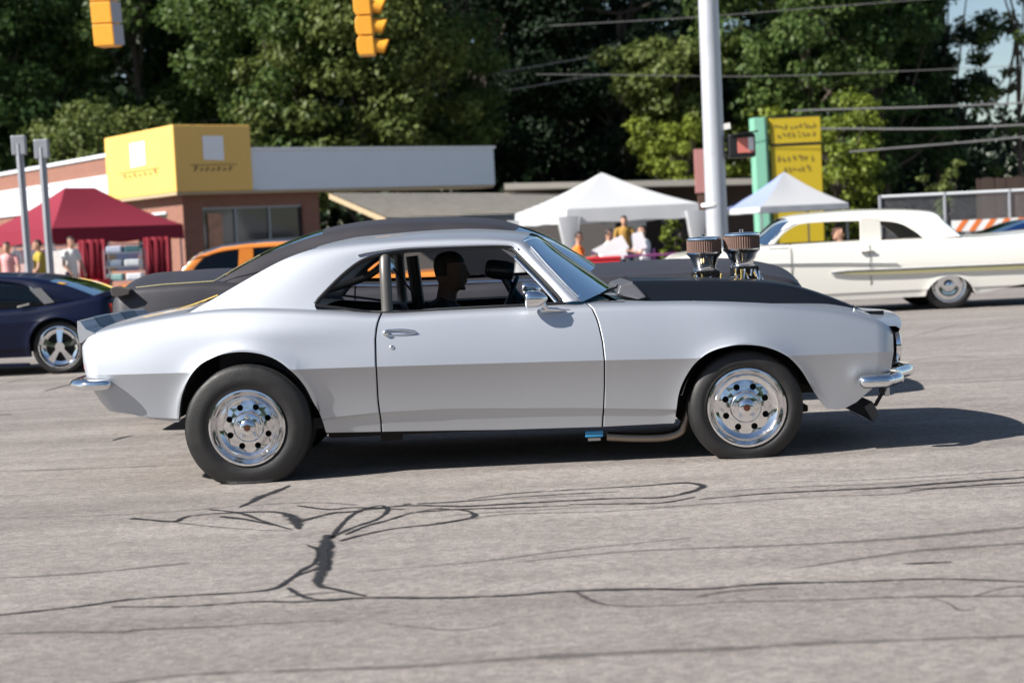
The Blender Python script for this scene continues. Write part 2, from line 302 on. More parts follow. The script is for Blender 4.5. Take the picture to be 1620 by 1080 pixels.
# ------------------------------------------------------------------ generic car body
def body_shell(root, T, paint, step=.03, name='body', door=None, grille_m=None, far_door=True):
    """T: dict with yc, W (x->half width), zb/zc/zs (x->z), bot polyline, x0,x1, tail(z), nose(z), crown(x), open (xa,xb), arches"""
    yc = T['yc']; bot = np.asarray(T['bot']); x0, x1 = T['x0'], T['x1']; rt, rn = T.get('rt', .1), T.get('rn', .16)
    zb = lambda x: np.interp(x, bot[:, 0], bot[:, 1])
    zc, zs, zr, zd = T['zc'], T['zs'], T['zr'], T['zd']
    S = list(np.arange(x0+rt, x1-rn, step))
    S += [x0+rt*(1-math.cos(a)) for a in np.linspace(0, math.pi/2, 9)]
    S += [x1-rn*(1-math.cos(a)) for a in np.linspace(0, math.pi/2, 11)]
    seg = np.hypot(np.diff(bot[:, 0]), np.diff(bot[:, 1])); L = np.concatenate([[0], np.cumsum(seg)])
    S += list(np.interp(np.arange(0, L[-1], step*.8), L, bot[:, 0]))
    gaps = []
    if door:
        g = .0042
        for xd in (door['s0'], door['s1']):
            gaps.append(xd); S = [s for s in S if abs(s-xd) > .012] + [xd-g-.006, xd-g, xd-g*.98, xd+g*.98, xd+g, xd+g+.006]
    S = np.array(sorted(S)); keep = [0]
    for i in range(1, len(S)):
        if S[i]-S[keep[-1]] > 4e-5: keep.append(i)
    S = np.clip(S[keep], x0, x1); nS = len(S)
    Wb = np.array([T['W'](s) for s in S])
    ds = S-x0; Wr = np.where(ds < rt, rt-np.sqrt(np.maximum(0, rt**2-(rt-np.minimum(ds, rt))**2)), 0); 
    de = x1-S; Wn = np.where(de < rn, rn-np.sqrt(np.maximum(0, rn**2-(rn-np.minimum(de, rn))**2)), 0)
    Wp = Wb-Wr*T.get('rtk', 1)-Wn*T.get('rnk', 1)
    up1, up2, lo1, lo2 = T.get('prof', (.15, .30, .10, .15)); rr = T.get('rr', .035)
    def wid(i, z):
        s = S[i]; c = zc(s); w = Wp[i]
        if z <= c:
            d = c-z; w -= (lo1*d + lo2*d*d)*(T['lo'](s) if 'lo' in T else 1)
            e = zr(s)-z
            if e > 0: w -= .010*min(1, e/.006)+T.get('rock', .06)*e
        else:
            d = z-c; w -= up1*d + up2*d*d
        for (ax, az, ar) in T['arches']:
            d = math.hypot(s-ax, z-az)-ar
            w += T.get('flare', .02)*math.exp(-max(0, d-.012)/.035)*min(1, max(0, (z-az+.30)/.2))
        w += T['bulge'](s, z) if 'bulge' in T else 0
        return w
    n1, n2, n3, n4, n5, n6 = 3, 2, 8, 9, 7, 8
    rows = []; Xs = []; nrow = None
    V = []; rowid = []
    for i, s in enumerate(S):
        b = float(zb(s)); k = [b]
        for f in (zd, zr, zc): k.append(max(float(f(s)), k[-1]+.004))
        top = float(zs(s)); ze = max(top-rr, k[-1]+.01)
        zz = list(np.linspace(k[0], k[1], n1, endpoint=False))+list(np.linspace(k[1], k[2], n2, endpoint=False))+list(np.linspace(k[2], k[3], n3, endpoint=False))+list(np.linspace(k[3], ze, n4))
        pts = [(wid(i, z), z) for z in zz]
        pts = [(pts[0][0]-.05, pts[0][1]+.004), (pts[0][0]-.006, pts[0][1]-.001)]+pts     # return flange
        we = pts[-1][0]; sl = math.atan(up1+2*up2*max(0, ze-zc(s)))
        a0 = sl; zrr = (top-ze)
        for a in np.linspace(a0, math.pi/2, n5+1)[1:]:
            pts.append((we-zrr*(math.cos(a0)-math.cos(a))*1.4, ze+zrr*(math.sin(a)-math.sin(a0))/(1-math.sin(a0))))
        wt = pts[-1][0]; cr = T['crown'](s)
        for q in np.linspace(0, 1, n6+1)[1:]: pts.append((wt*(1-q), pts[len(zz)+2+n5-1][1]+cr*(1-(1-q)**2)))
        nrow = len(pts)
        gy = 0
        for j, (w, z) in enumerate(pts):
            x = s
            for (xa, xm, xb, fn) in T['warp']:
                if xa < s < xb or s == xm: x += (fn(z)-xm)*((s-xa)/(xm-xa) if s <= xm else (xb-s)/(xb-xm))
            if gaps and any(abs(s-xd) <= .0042*.985 for xd in gaps) and j < len(zz)+2+n5: w -= .03
            V.append((x, yc-w, z)); rowid.append(j)
    nmid = 2+n1+n2+n3; jd = 2+n1; jtop = 2+n1+n2+n3+n4+n5-1
    Fm = {'body': [], 'door': [], 'gap': [], 'hood': [], 'deck': []}
    oa, ob = T['open']
    for i in range(nS-1):
        sm = (S[i]+S[i+1])/2
        for j in range(nrow-1):
            f = (i*nrow+j, (i+1)*nrow+j, (i+1)*nrow+j+1, i*nrow+j+1)
            key = 'body'
            if j >= jtop:
                if oa < sm < ob and j > jtop+T.get('sill', 0): continue
                if sm >= ob and 'hood' in T: key = 'hood'
            if door and door['s0'] < sm < door['s1'] and jd <= j < jtop+1: key = 'door'
            if gaps and any(abs(sm-xd) < .0045 for xd in gaps) and j < jtop: key = 'gap'
            Fm[key].append(f)
    V = np.array(V); Vm = V.copy(); Vm[:, 1] = 2*yc-Vm[:, 1]; N = len(V)
    VA = np.vstack([V, Vm])
    def both(F): return F+[tuple(N+k for k in f[::-1]) for f in F]
    def cap(i, flip):
        F = []
        for j in range(nrow-1):
            f = (i*nrow+j, i*nrow+j+1, N+i*nrow+j+1, N+i*nrow+j); F.append(f if not flip else f[::-1])
        return F
    def build(nm, F, m, ms=None, fm=None):
        used = np.unique(np.array([k for f in F for k in f])); mp = -np.ones(2*N, dtype=int); mp[used] = np.arange(len(used))
        o = mesh_obj(nm, VA[used], [tuple(mp[list(f)]) for f in F], m, root, 179, ms, fm)
        rid = np.array(rowid*2)[used]; me = o.data
        ev = np.empty(len(me.edges)*2, dtype=np.int32); me.edges.foreach_get('vertices', ev); ev = ev.reshape(-1, 2)
        sharp = (rid[ev[:, 0]] == rid[ev[:, 1]]) & np.isin(rid[ev[:, 0]], T.get('sharp', [2, nmid, 2+n1+n2]))
        at_ = me.attributes.get('sharp_edge') or me.attributes.new('sharp_edge', 'BOOLEAN', 'EDGE'); at_.data.foreach_set('value', sharp)
        return o
    FB = both(Fm['body']); c0, c1 = cap(0, False), cap(nS-1, True)
    FG = both(Fm['gap'])
    fm = [0]*len(FB)+[0]*len(c0)+[2]*len(c1)+[1]*len(FG)
    bo = build(name, FB+c0+c1+FG, None, [paint, gap_m, grille_m or paint], fm)
    out = {'body': bo, 'S': S, 'V': V, 'nrow': nrow, 'jtop': jtop, 'wid': wid}
    if Fm['hood']: out['hood'] = build('hood', both(Fm['hood']), T['hood'])
    if door:
        out['door'] = build('door', Fm['door'], paint)
        build('door', [tuple(N+k for k in f[::-1]) for f in Fm['door']], paint)
    # wheel wells, under the arches
    for sgn in (-1, 1):
        for (ax, az, ar) in T['arches']:
            m = MB(); n = 20; ys = yc+sgn*(T['W'](ax)-.045); yi = yc+sgn*(T['W'](ax)-.42)
            A = [(ax+(ar+.02)*math.cos(a), az+(ar+.015)*math.sin(a)) for a in np.linspace(-.12, math.pi+.12, n)]
            A = [(x, max(z, T.get('zwell', -1))) for x, z in A]; Vv = [(x, ys, z) for x, z in A]+[(x, yi, z) for x, z in A]
            m.add(Vv, [(i, i+1, i+1+n, i+n) for i in range(n-1)]+[tuple(range(n, 2*n))])
            m.obj('wheel_well', under_m, root, 60)
    return out
def arch_bot(x0, x1, z, arches, zt=None):
    """lower body edge with round wheel arches: arches = (cx, cz, r)"""
    P = [(x0, (zt or (z, z))[0])]
    for (cx, cz, r) in arches:
        a0 = math.asin(max(-1, min(1, (z-cz)/r))); P.append((cx-r*math.cos(a0)-.002, z))
        for a in np.linspace(math.pi-a0, a0, 22): P.append((cx+r*math.cos(a), cz+r*math.sin(a)))
        P.append((cx+r*math.cos(a0)+.002, z))
    P.append((x1, (zt or (z, z))[1])); return P

def greenhouse(root, yc, pairs, wfun, i_back, i_front, paint, crown, rear_g, front_g, pane=None, sub=5, side_n=6, thick=True, bulge=.012, belt=None):
    """pairs: ((u,v),(u,v)) pixel pairs inner (window edge) -> outer (roof edge / glass edge), rear to front; wfun(z)-> half width"""
    def wp(p, extra=0):
        Y = yc-.7
        for _ in range(4): q = at(p[0], p[1], Y); Y = yc-wfun(q[2], q[0])+extra
        return at(p[0], p[1], Y)
    I = spl([wp(a) for a, b in pairs], sub); O = spl([wp(b, .0) for a, b in pairs], sub); n = len(I)
    V = []; Fc = []
    rows = side_n+1
    for k in range(n):
        e = I[k]-O[k]; nrm = np.array((0, -1, .35)); 
        V.append(I[k]+np.array((0, .03, 0)))
        for j in range(rows):
            t = j/(rows-1); p = I[k]+(O[k]-I[k])*t + nrm*bulge*math.sin(math.pi*t)
            if j == rows-1: p = p+np.array((0, .012, .0))
            V.append(p)
    rw = rows+1
    for k in range(n-1):
        for j in range(rw-1): Fc.append((k*rw+j, (k+1)*rw+j, (k+1)*rw+j+1, k*rw+j+1))
    V = np.array(V); N = len(V); Vm = V.copy(); Vm[:, 1] = 2*yc-Vm[:, 1]
    FA = [f[::-1] for f in Fc]+[tuple(N+i for i in f) for f in Fc]
    # cross strips over the top
    nq = 18; Q = np.linspace(-1, 1, nq+1); TV = []; 
    E = np.array([V[k*rw+rw-1] for k in range(n)])
    for k in range(n):
        t = k/(n-1)*(len(pairs)-1); cz, cx = crown(t)
        for q in Q:
            b = 1-abs(q)**2.4; TV.append((E[k, 0]+cx*b, yc+(yc-E[k, 1])*q, E[k, 2]+cz*b))
    TV = np.array(TV); w = nq+1
    def strip(ka, kb): return [(k*w+j, k*w+j+1, (k+1)*w+j+1, (k+1)*w+j) for k in range(ka, kb) for j in range(nq)]
    kb_, kf_ = i_back*sub, i_front*sub
    roofF = strip(kb_, kf_); off = 2*N
    o = mesh_obj('roof', np.vstack([V, Vm, TV]), FA+[tuple(off+i for i in f) for f in roofF], paint, root, 179)
    me = o.data; bm = bmesh.new(); bm.from_mesh(me); bmesh.ops.remove_doubles(bm, verts=bm.verts, dist=.0005)
    bmesh.ops.recalc_face_normals(bm, faces=bm.faces); bm.to_mesh(me); bm.free(); me.set_sharp_from_angle(angle=R(38))
    for nm, (a, b), g in (('rear_window', (0, kb_), rear_g), ('windshield', (kf_, n-1), front_g)):
        if g: mesh_obj(nm, TV[a*w:(b+1)*w], [tuple(i-a*w for i in f) for f in strip(a, b)], g, root, 179)
    if pane:
        for sg in (-1, 1):
            P = I+np.array((0, .02, 0)); P = P if sg < 0 else np.c_[P[:, 0], 2*yc-P[:, 1], P[:, 2]]
            mesh_obj('side_window', P, [tuple(range(n))], pane, root)
    return dict(I=I, O=O, E=E, TV=TV, w=w, kb=kb_, kf=kf_, n=n)

# ------------------------------------------------------------------ wheels
def wheel(root, c, Rt, width, rim_r, sgn, style='holes', rim_m=None, deep=.05, flat=.0, white=0):
    """c: centre of the outer face; sgn -1: outer side looks to the camera; returns the wheel part (tyre its mesh)"""
    rim_m = rim_m or alu; h = width; s = sgn
    wroot = bpy.data.objects.new('wheel', None); COL.objects.link(wroot); wroot.parent = root
    wroot.location = Vector(c)-worldloc(root); wroot.empty_display_size = .1
    cx, cy, cz = c
    pr = [(rim_r*.97, h*.12), (rim_r*1.0, .012), (rim_r*1.05, .004), (rim_r+(Rt-rim_r)*.35, -.010), (rim_r+(Rt-rim_r)*.62, -.006), (Rt*.93, .002), (Rt*.968, .012), (Rt*.99, .026), (Rt, .048),
          (Rt, h-.065), (Rt*.98, h-.03), (Rt*.93, h-.005), (rim_r+(Rt-rim_r)*.4, h+.008), (rim_r, h-.01)]
    pr = [tuple(p) for p in spl(pr, 3)]
    yo = lambda d: cy-s*d                      # d metres inward from the outer face
    m = MB(); n = 56; V = []; Fc = []
    for (r, d) in pr:
        for j in range(n): a = 2*math.pi*j/n; V.append((cx+r*math.cos(a), yo(d), cz+r*math.sin(a)))
    for i in range(len(pr)-1):
        for j in range(n): Fc.append((i*n+j, i*n+(j+1) % n, (i+1)*n+(j+1) % n, (i+1)*n+j))
    m.add(V, Fc); V = np.array(m.V)
    zmin = flat
    low = V[:, 2] < zmin
    V[low, 1] += (V[low, 1]-(cy-s*h/2))*.10*np.clip((zmin-V[low, 2])/.02, 0, 1); V[low, 2] = zmin+(V[low, 2]-zmin)*.04
    m.V = [tuple(v) for v in V]
    m.obj('tyre', rubber, wroot, 179)
    # rim barrel and lip
    m = MB(); d = deep
    prof = [(rim_r*1.0, .010), (rim_r*1.035, .0), (rim_r*1.03, -.006), (rim_r*.985, -.008), (rim_r*.95, .004), (rim_r*.925, d*.35), (rim_r*.88, d*.62), (rim_r*.80, d*.85), (rim_r*.71, d*.97)]
    V, Fc = [], []
    n = 48
    for (r, dd) in prof:
        for j in range(n): a = 2*math.pi*j/n; V.append((cx+r*math.cos(a), yo(dd), cz+r*math.sin(a)))
    for i in range(len(prof)-1):
        for j in range(n): Fc.append((i*n+j, i*n+(j+1) % n, (i+1)*n+(j+1) % n, (i+1)*n+j))
    m.add(V, Fc); rim = m.obj('rim', rim_m, wroot, 40)
    m = MB()
    def pt(r, a, dd): return (cx+r*math.cos(a), yo(dd), cz+r*math.sin(a))
    if style == 'holes':
        k = 8; ro, ri, rc, rh = rim_r*.715, rim_r*.42, rim_r*.56, rim_r*.085
        for i in range(k):
            a0, a1 = 2*math.pi*i/k, 2*math.pi*(i+1)/k; am = (a0+a1)/2
            outer = [(ro, a) for a in np.linspace(a0, a1, 7)]+[(r, a1) for r in np.linspace(ro, ri, 4)[1:]]+[(ri, a) for a in np.linspace(a1, a0, 7)[1:]]+[(r, a0) for r in np.linspace(ri, ro, 4)[1:-1]]
            dep = lambda r: d*.98-(ro-r)*.22
            no = len(outer); V = [pt(r, a, dep(r)) for r, a in outer]
            hx, hz = rc*math.cos(am), rc*math.sin(am)
            loop = []
            for (r, a) in outer:
                vx, vz = r*math.cos(a)-hx, r*math.sin(a)-hz; L = math.hypot(vx, vz); loop.append((hx+vx/L*rh, hz+vz/L*rh))
            V += [(cx+x*1.0, yo(dep(rc)-.001), cz+z) for x, z in loop]
            V += [(cx+x*.99, yo(dep(rc)+.022), cz+z*.99) for x, z in loop]
            Fc = [(j, (j+1) % no, no+(j+1) % no, no+j) for j in range(no)]+[(no+j, no+(j+1) % no, 2*no+(j+1) % no, 2*no+j) for j in range(no)]
            m.add(V, Fc)
        prof = [(ri*1.0, d*.98-(ro-ri)*.22), (rim_r*.41, d*.60), (rim_r*.385, d*.48), (rim_r*.36, d*.44), (rim_r*.22, d*.40), (rim_r*.20, d*.05), (rim_r*.15, -.004), (rim_r*.09, -.006)]
        V, Fc = [], []; n = 40
        for (r, dd) in prof:
            for j in range(n): V.append(pt(r, 2*math.pi*j/n, dd))
        for i in range(len(prof)-1):
            for j in range(n): Fc.append((i*n+j, i*n+(j+1) % n, (i+1)*n+(j+1) % n, (i+1)*n+j))
        m.add(V, Fc); m.obj('hub', rim_m, wroot, 35)
        mc = MB(); mc.add([pt(rim_r*.095, 2*math.pi*j/16, -.0055) for j in range(16)]+[pt(0, 0, -.009)], [(j, (j+1) % 16, 16) for j in range(16)]); mc.obj('centre_cap', mat('cap_bronze', (.16, .07, .05), .3, .8), wroot, 30)
        for i in range(5):
            a = 2*math.pi*i/5+.35; x, y, z = pt(rim_r*.285, a, 0); ml = MB()
            ml.tube([(x, yo(d*.40), z), (x, yo(d*.18), z)],   .0135, 6); ml.tube([(x, yo(d*.18), z), (x, yo(d*.05), z)], [.0105, .006], 6); ml.obj('lug_nut', chrome, wroot)
    elif style == 'spokes':
        k = 5
        for i in range(k):
            a = 2*math.pi*i/k+.3; da = .19
            V = [pt(rim_r*.2, a-.5, d*.3), pt(rim_r*.2, a+.5, d*.3), pt(rim_r*.9, a+da, d*.7), pt(rim_r*.9, a-da, d*.7),
                 pt(rim_r*.2, a-.5, d*1.3), pt(rim_r*.2, a+.5, d*1.3), pt(rim_r*.9, a+da, d*1.4), pt(rim_r*.9, a-da, d*1.4)]
            m.add(V, [(0, 1, 2, 3), (7, 6, 5, 4), (0, 4, 5, 1), (2, 6, 7, 3), (1, 5, 6, 2), (0, 3, 7, 4)])
        m.add([pt(rim_r*.24, 2*math.pi*j/16, d*.2) for j in range(16)]+[pt(rim_r*.24, 2*math.pi*j/16, d) for j in range(16)], [tuple(range(16))]+[(j, (j+1) % 16, 16+(j+1) % 16, 16+j) for j in range(16)])
        m.obj('hub', rim_m, wroot, 35)
    else:                                       # full hub cap
        prof = [(rim_r*.9, d), (rim_r*.86, d*.4), (rim_r*.7, d*.2), (rim_r*.5, d*.5), (rim_r*.3, d*.45), (rim_r*.22, -.01), (.001, -.03)]
        V, Fc = [], []; n = 32
        for (r, dd) in prof:
            for j in range(n): V.append(pt(r, 2*math.pi*j/n, dd))
        for i in range(len(prof)-1):
            for j in range(n): Fc.append((i*n+j, i*n+(j+1) % n, (i+1)*n+(j+1) % n, (i+1)*n+j))
        m.add(V, Fc); m.obj('hub', rim_m, wroot, 35)
    mb = MB(); rr_ = rim_r*.9
    mb.add([pt(rr_, 2*math.pi*j/32, d+.035) for j in range(32)], [tuple(range(32))]); mb.obj('brake_drum', under_m, wroot)
    return wroot
# ------------------------------------------------------------------ the silver coupe
YC = .92
def px(T, Y): return np.array([at(u, v, Y)[[0, 2]] for u, v in T])
def silver_coupe():
    base = at(785, 740, YC); root = empty('muscle_car', (float(base[0]), YC, 0), 'silver two-door muscle car with black hood and twin chrome air intakes crossing the foreground', 'car')
    botpx = [(172, 655), (200, 659), (237, 664), (284, 667), (285.5, 655), (287, 640), (291, 622), (302, 597), (317, 577), (340, 564), (365, 557), (392, 555.5), (420, 560), (445, 571), (468, 590), (484, 611), (496, 636), (506, 655), (514, 686),
             (640, 684), (800, 682), (955, 677), (1069, 671), (1070.5, 650), (1074, 622), (1083, 597), (1099, 572), (1120, 556), (1147, 547), (1176, 544), (1210, 548), (1242, 562), (1266, 585), (1284, 612), (1298, 634), (1310, 647), (1330, 648), (1355, 644), (1376, 636), (1400, 612)]
    B = px(botpx, .05); rear_arch_i = (3, 18); front_i = (22, 35)
    def seg(a, b): return spl(B[a:b+1], 6)
    bot = np.vstack([B[:3], seg(3, 18), B[19:22], seg(22, 35), B[36:]]); 
    bot[:, 0] = np.maximum.accumulate(bot[:, 0]+np.arange(len(bot))*1e-5)
    x_tail, x_nose = at(125, 545, .08)[0], at(1417, 525, .12)[0]
    bot = np.vstack([[x_tail, bot[0, 1]], bot, [x_nose, bot[-1, 1]]]); bot[0, 1] = at(150, 650, .08)[2]
    zc = lerp_tab(px([(118, 595), (300, 589), (592, 580), (810, 574), (955, 570), (1092, 567), (1270, 562), (1430, 557)], .0))
    zr = lerp_tab(px([(118, 660), (505, 664), (592, 654), (705, 648), (910, 647), (1067, 649), (1300, 655), (1420, 650)], .02))
    zd = lerp_tab(px([(118, 668), (505, 672), (605, 667), (910, 660), (955, 658), (1067, 660), (1300, 663), (1420, 660)], .02))
    zs = smooth_tab(px([(125, 540), (136, 531), (151, 525), (180, 517), (230, 506.5), (290, 496), (345, 489), (405, 487), (480, 489), (545, 493), (602, 496), (700, 491), (810, 485.5), (922, 480), (1025, 477), (1122, 476.5), (1215, 480), (1277, 485), (1330, 491), (1370, 499), (1402, 510), (1419, 524)], .10))
    tail = lerp_tab(np.array([[at(u, v, .08)[2], at(u, v, .08)[0]] for u, v in [(176, 656), (160, 640), (147, 621), (139, 604), (135, 596), (129, 572), (126, 552), (126, 535)]]))
    nose = lerp_tab(np.array([[at(u, v, .12)[2], at(u, v, .12)[0]] for u, v in [(1376, 640), (1388, 627), (1402, 608), (1413, 585), (1416, 560), (1416.5, 540), (1417, 520)]]))
    drear = lerp_tab(np.array([[at(u, v, .03)[2], at(u, v, .03)[0]] for u, v in [(601, 668), (597, 630), (596, 585), (594, 535), (596, 515), (602, 497)]]))
    dfront = lerp_tab(np.array([[at(u, v, .03)[2], at(u, v, .03)[0]] for u, v in [(955, 677), (957, 610), (956, 570), (953, 540), (946, 508), (937, 488), (925, 478)]]))
    s_r, s_f = at(597, 600, .03)[0], at(956, 600, .03)[0]
    xa_r, xa_f = at(510, 650, .05)[0], at(1066, 650, .05)[0]
    rax = at(392, 640, .05); fax = at(1183, 625, .05)
    plan = smooth_tab([(x_tail, .885), (x_tail+.4, .915), (rax[0], .925), (xa_r+.3, .918), (0, .905), (.8, .912), (fax[0], .925), (x_nose-.4, .90), (x_nose, .87)])
    c_x0, c_x1 = at(330, 480, .3)[0], at(985, 460, .5)[0]
    def crown(s):
        if s < at(300, 490, .3)[0]: return .035
        return float(np.interp(s, [c_x1-.1, c_x1, c_x1+.3, x_nose-.75, x_nose-.3, x_nose], [.01, .0, -.03, -.03, .03, .045]))
    def hip(s, z):              # the rear fender hump bulges out under the side window
        d = math.exp(-((s-(rax[0]+.18))/.42)**2); t = (z-float(zc(s)))/.3
        return .016*d*math.exp(-((t-.72)/.28)**2)
    T = dict(yc=YC, bot=bot, x0=x_tail, x1=x_nose, zc=zc, zs=zs, zr=zr, zd=zd, W=plan, crown=crown, rt=.09, rn=.12, rtk=.8, rnk=1.0,
             open=(at(506, 480, .3)[0], c_x1), arches=[(rax[0], at(392, 662, .05)[2], .378), (fax[0], at(1183, 645, .05)[2], .355)], flare=.017, bulge=hip,
             warp=[(x_tail-1, x_tail, at(270, 600, .05)[0], tail), (at(1325, 600, .05)[0], x_nose, x_nose+1, nose), (xa_r, s_r, (s_r+s_f)/2, drear), ((s_r+s_f)/2, s_f, xa_f, dfront)],
             hood=silver, zwell=.37, sill=1, rr=.05, prof=(.17, .34, .45, -.60), rock=.18, lo=lerp_tab([(x_tail, .30), (rax[0]-.3, .45), (xa_r+.05, 1), (xa_f-.05, 1), (fax[0]+.35, .7), (x_nose, .55)]))
    out = body_shell(root, T, silver, step=.022, door=dict(s0=s_r, s1=s_f), grille_m=satin_black)
    # ---- greenhouse
    def wf(z, x): return .80-.62*(z-.93) if z > .93 else .80
    pairs = [((506, 494), (292, 509)), ((498, 482), (296, 497)), ((517, 460), (345, 468.5)), ((540, 437), (398, 437.5)), ((565, 417), (450, 410)), ((585, 407), (500, 393)), ((605, 402), (555, 384.5)),
             ((642, 396.5), (612, 380)), ((690, 394), (670, 376.5)), ((740, 392), (730, 375)), ((785, 390.5), (785, 376)), ((806, 391), (826, 381)), ((817, 399), (840, 391)), ((836, 418), (860, 414)), ((855, 437), (880, 435)), ((874, 457), (899, 455)), ((892, 478), (922, 477))]
    def cr(t):
        cz = np.interp(t, [0, 2, 4, 5, 8, 10, 11, 15], [-.03, -.02, .015, .035, .05, .045, .045, .06]); cx = np.interp(t, [0, 4, 9, 10, 11, 15], [-.06, -.02, .02, .06, .09, .20]); return cz, cx
    gh = greenhouse(root, YC, pairs, wf, 5, 11, silver, lambda t: cr(max(0, t-1)), tinted, shield)
    E = gh['E']; TV = gh['TV']; w = gh['w']
    # bright strips along the windshield pillar and black window seals
    def strip(name, P, r, m, smooth=60, both=True):
        for sg in ((-1, 1) if both else (-1,)):
            Q = [(p[0], p[1] if sg < 0 else 2*YC-p[1], p[2]) for p in P]; mm = MB(); mm.tube(Q, r, 8); mm.obj(name, m, root, smooth)
    I, O = gh['I'], gh['O']; k0 = 12*5
    strip('pillar_trim', [O[k]+np.array((.004, -.006, .004)) for k in range(k0, len(O), 3)], .009, chrome)
    strip('drip_rail', [I[k]*.78+O[k]*.22+np.array((0, -.014, .003)) for k in range(5*5, k0+1, 2)], .006, silver)
    strip('window_seal', [I[k]+np.array((0, .012, 0)) for k in range(5, len(I), 2)], .014, blackm)
    strip('vent_frame', [I[k]+np.array((-.03, .03, -.01)) for k in range(k0+2, len(I), 3)], .011, chrome)
    # belt moulding along the door top
    bl = [at(u, v, .135) for u, v in [(500, 482.5), (545, 488), (577, 492.5), (602, 495), (700, 490), (810, 484), (895, 479)]]
    strip('belt_seal', spl(bl, 4), .008, blackm)
    # headliner and rear shelf keep the cabin dark
    mm = MB(); mm.prism([at(u, v, .36) for u, v in [(585, 400), (640, 391), (730, 387), (800, 386), (826, 386), (800, 390), (640, 397)]], 1.1); mm.obj('headliner', dark_in, root)
    # ---- cabin
    x_cowl = at(960, 470, .5)[0]; x_bh = at(560, 480, .5)[0]
    mm = MB(); mm.box(((x_cowl+x_bh)/2-.35, YC, .30), (x_cowl-x_bh+1.0, 1.55, .06)); mm.obj('cabin_floor', dark_in, root)
    for sg in (-1, 1):
        mm = MB(); mm.box(((s_r+s_f)/2, YC+sg*.765, .62), (s_f-s_r+.3, .05, .56)); mm.obj('door_card', dark_in, root, bevel=.015)
        mm = MB(); mm.box((x_bh-.32, YC+sg*.70, .66), (.85, .10, .50)); mm.obj('rear_side_panel', dark_in, root, bevel=.015)
    mm = MB(); mm.prism([at(u, v, .25) for u, v in [(905, 480), (925, 477), (965, 474), (975, 500), (950, 560), (925, 560), (912, 510)]], 1.34); mm.obj('dashboard', dark_in, root, bevel=.01)
    mm = MB(); mm.box((x_bh-.45, YC, .86), (.5, 1.2, .04)); mm.obj('rear_shelf', dark_in, root)
    for sg, nm in ((-1, 'seat'), (1, 'seat')):
        yy = YC+sg*.36; xs = at(640, 560, yy)[0] if sg < 0 else at(672, 560, yy)[0]
        mm = MB(); mm.prism([(xs-.05, yy-.23, .38), (xs+.45, yy-.23, .36), (xs+.47, yy-.23, .46), (xs+.06, yy-.23, .50)], .46)
        mm.prism([(xs-.04, yy-.22, .42), (xs+.08, yy-.22, .44), (xs-.12, yy-.22, .92 if sg > 0 else .86), (xs-.22, yy-.22, .90 if sg > 0 else .84)], .44); mm.obj(nm, dark_in, root, bevel=.03)
    # roll cage
    def bar(P, r=.024, m=bar_m): mm = MB(); mm.tube(spl(P, 8) if len(P) > 2 else P, r, 14); mm.obj('roll_bar', m, root, 60)
    xr = at(612, 450, .30)[0]
    bar([(xr, .20, .32), (xr, .24, .86), (xr-.005, .30, 1.16), (xr, .42, 1.245), (xr, .7, 1.26), (xr, 1.42, 1.245), (xr-.005, 1.54, 1.16), (xr, 1.60, .86), (xr, 1.64, .32)], .033)
    xm = at(660, 450, 1.1)[0]
    bar([at(652, 405, 1.35), at(664, 495, 1.35)], .040, blackm)
    bar([at(622, 424, 1.2), at(657, 468, 1.15)], .006, blackm); bar([at(480, 470, 1.0), at(575, 440, 1.0), at(612, 412, 1.0)], .022)
    bar([(xr, .27, .55), (xr+.95, .20, .45)], .02, blackm)
    fx = at(798, 395, .35); bar([(xr, .42, 1.245), (fx[0], .42, 1.24), tuple(at(880, 462, .28)), tuple(at(900, 500, .25))], .02, blackm)
    # steering wheel, tachometer, mirror inside
    c = at(802, 476, 1.27); mm = MB(); n = 28
    P = [(c[0]+.07*math.cos(a), 1.27+.18*math.sin(a), c[2]-.02+.165*math.cos(a)) for a in np.linspace(0, 2*math.pi, n)]
    mm.tube(P, .014, 8); mm.tube([tuple(c), (c[0]+.35, 1.27, c[2]-.12)], .02, 8); 
    for a in (1.2, 3.14, 5.08): mm.tube([tuple(c), (c[0]+.07*math.cos(a), 1.27+.18*math.sin(a), c[2]-.02+.165*math.cos(a))], .012, 6)
    mm.obj('steering_wheel', blackm, root, 60)
    a, b = np.array(at(767, 424, 1.2)), np.array(at(813, 430, 1.2)); mm = MB(); d = (b-a)
    mm.tube([a, a+d*.03, a+d*.12, a+d*.3, a+d*.75, a+d*.97, b], [.030, .044, .055, .060, .060, .052, .03], 20)
    mm.tube([at(797, 436, 1.2), at(812, 462, 1.2), at(818, 475, 1.2)], [.028, .03, .05], 10); mm.obj('tachometer', mat('tach_shell', (.05, .05, .055), .28, .5), root, 40)
    # ---- bumpers
    def bumper(P, prof, m, nm):
        """sweep of an upright section along the plan line P (x, y, z)"""
        V = []; Fc = []; k = len(prof); n = len(P)
        for i in range(n):
            t = Vector(P[min(i+1, n-1)])-Vector(P[max(i-1, 0)]); t.z = 0; t.normalize(); nn = Vector((t.y, -t.x, 0))
            e = min(i, n-1-i); sc = [.25, .75, .95][e] if e < 3 else 1
            for (o_, z_) in prof: V.append(Vector(P[i])+nn*o_*sc*1.0+Vector((0, 0, z_*sc)))
        for i in range(n-1):
            for j in range(k): Fc.append((i*k+j, i*k+(j+1) % k, (i+1)*k+(j+1) % k, (i+1)*k+j))
        Fc += [tuple(range(k)), tuple((n-1)*k+j for j in range(k))[::-1]]
        o = MB().add(V, Fc).obj(nm, m, root, 50); return o
    sec = [(-.01, -.036), (.028, -.034), (.05, -.022), (.058, 0), (.05, .022), (.03, .034), (-.01, .036)]
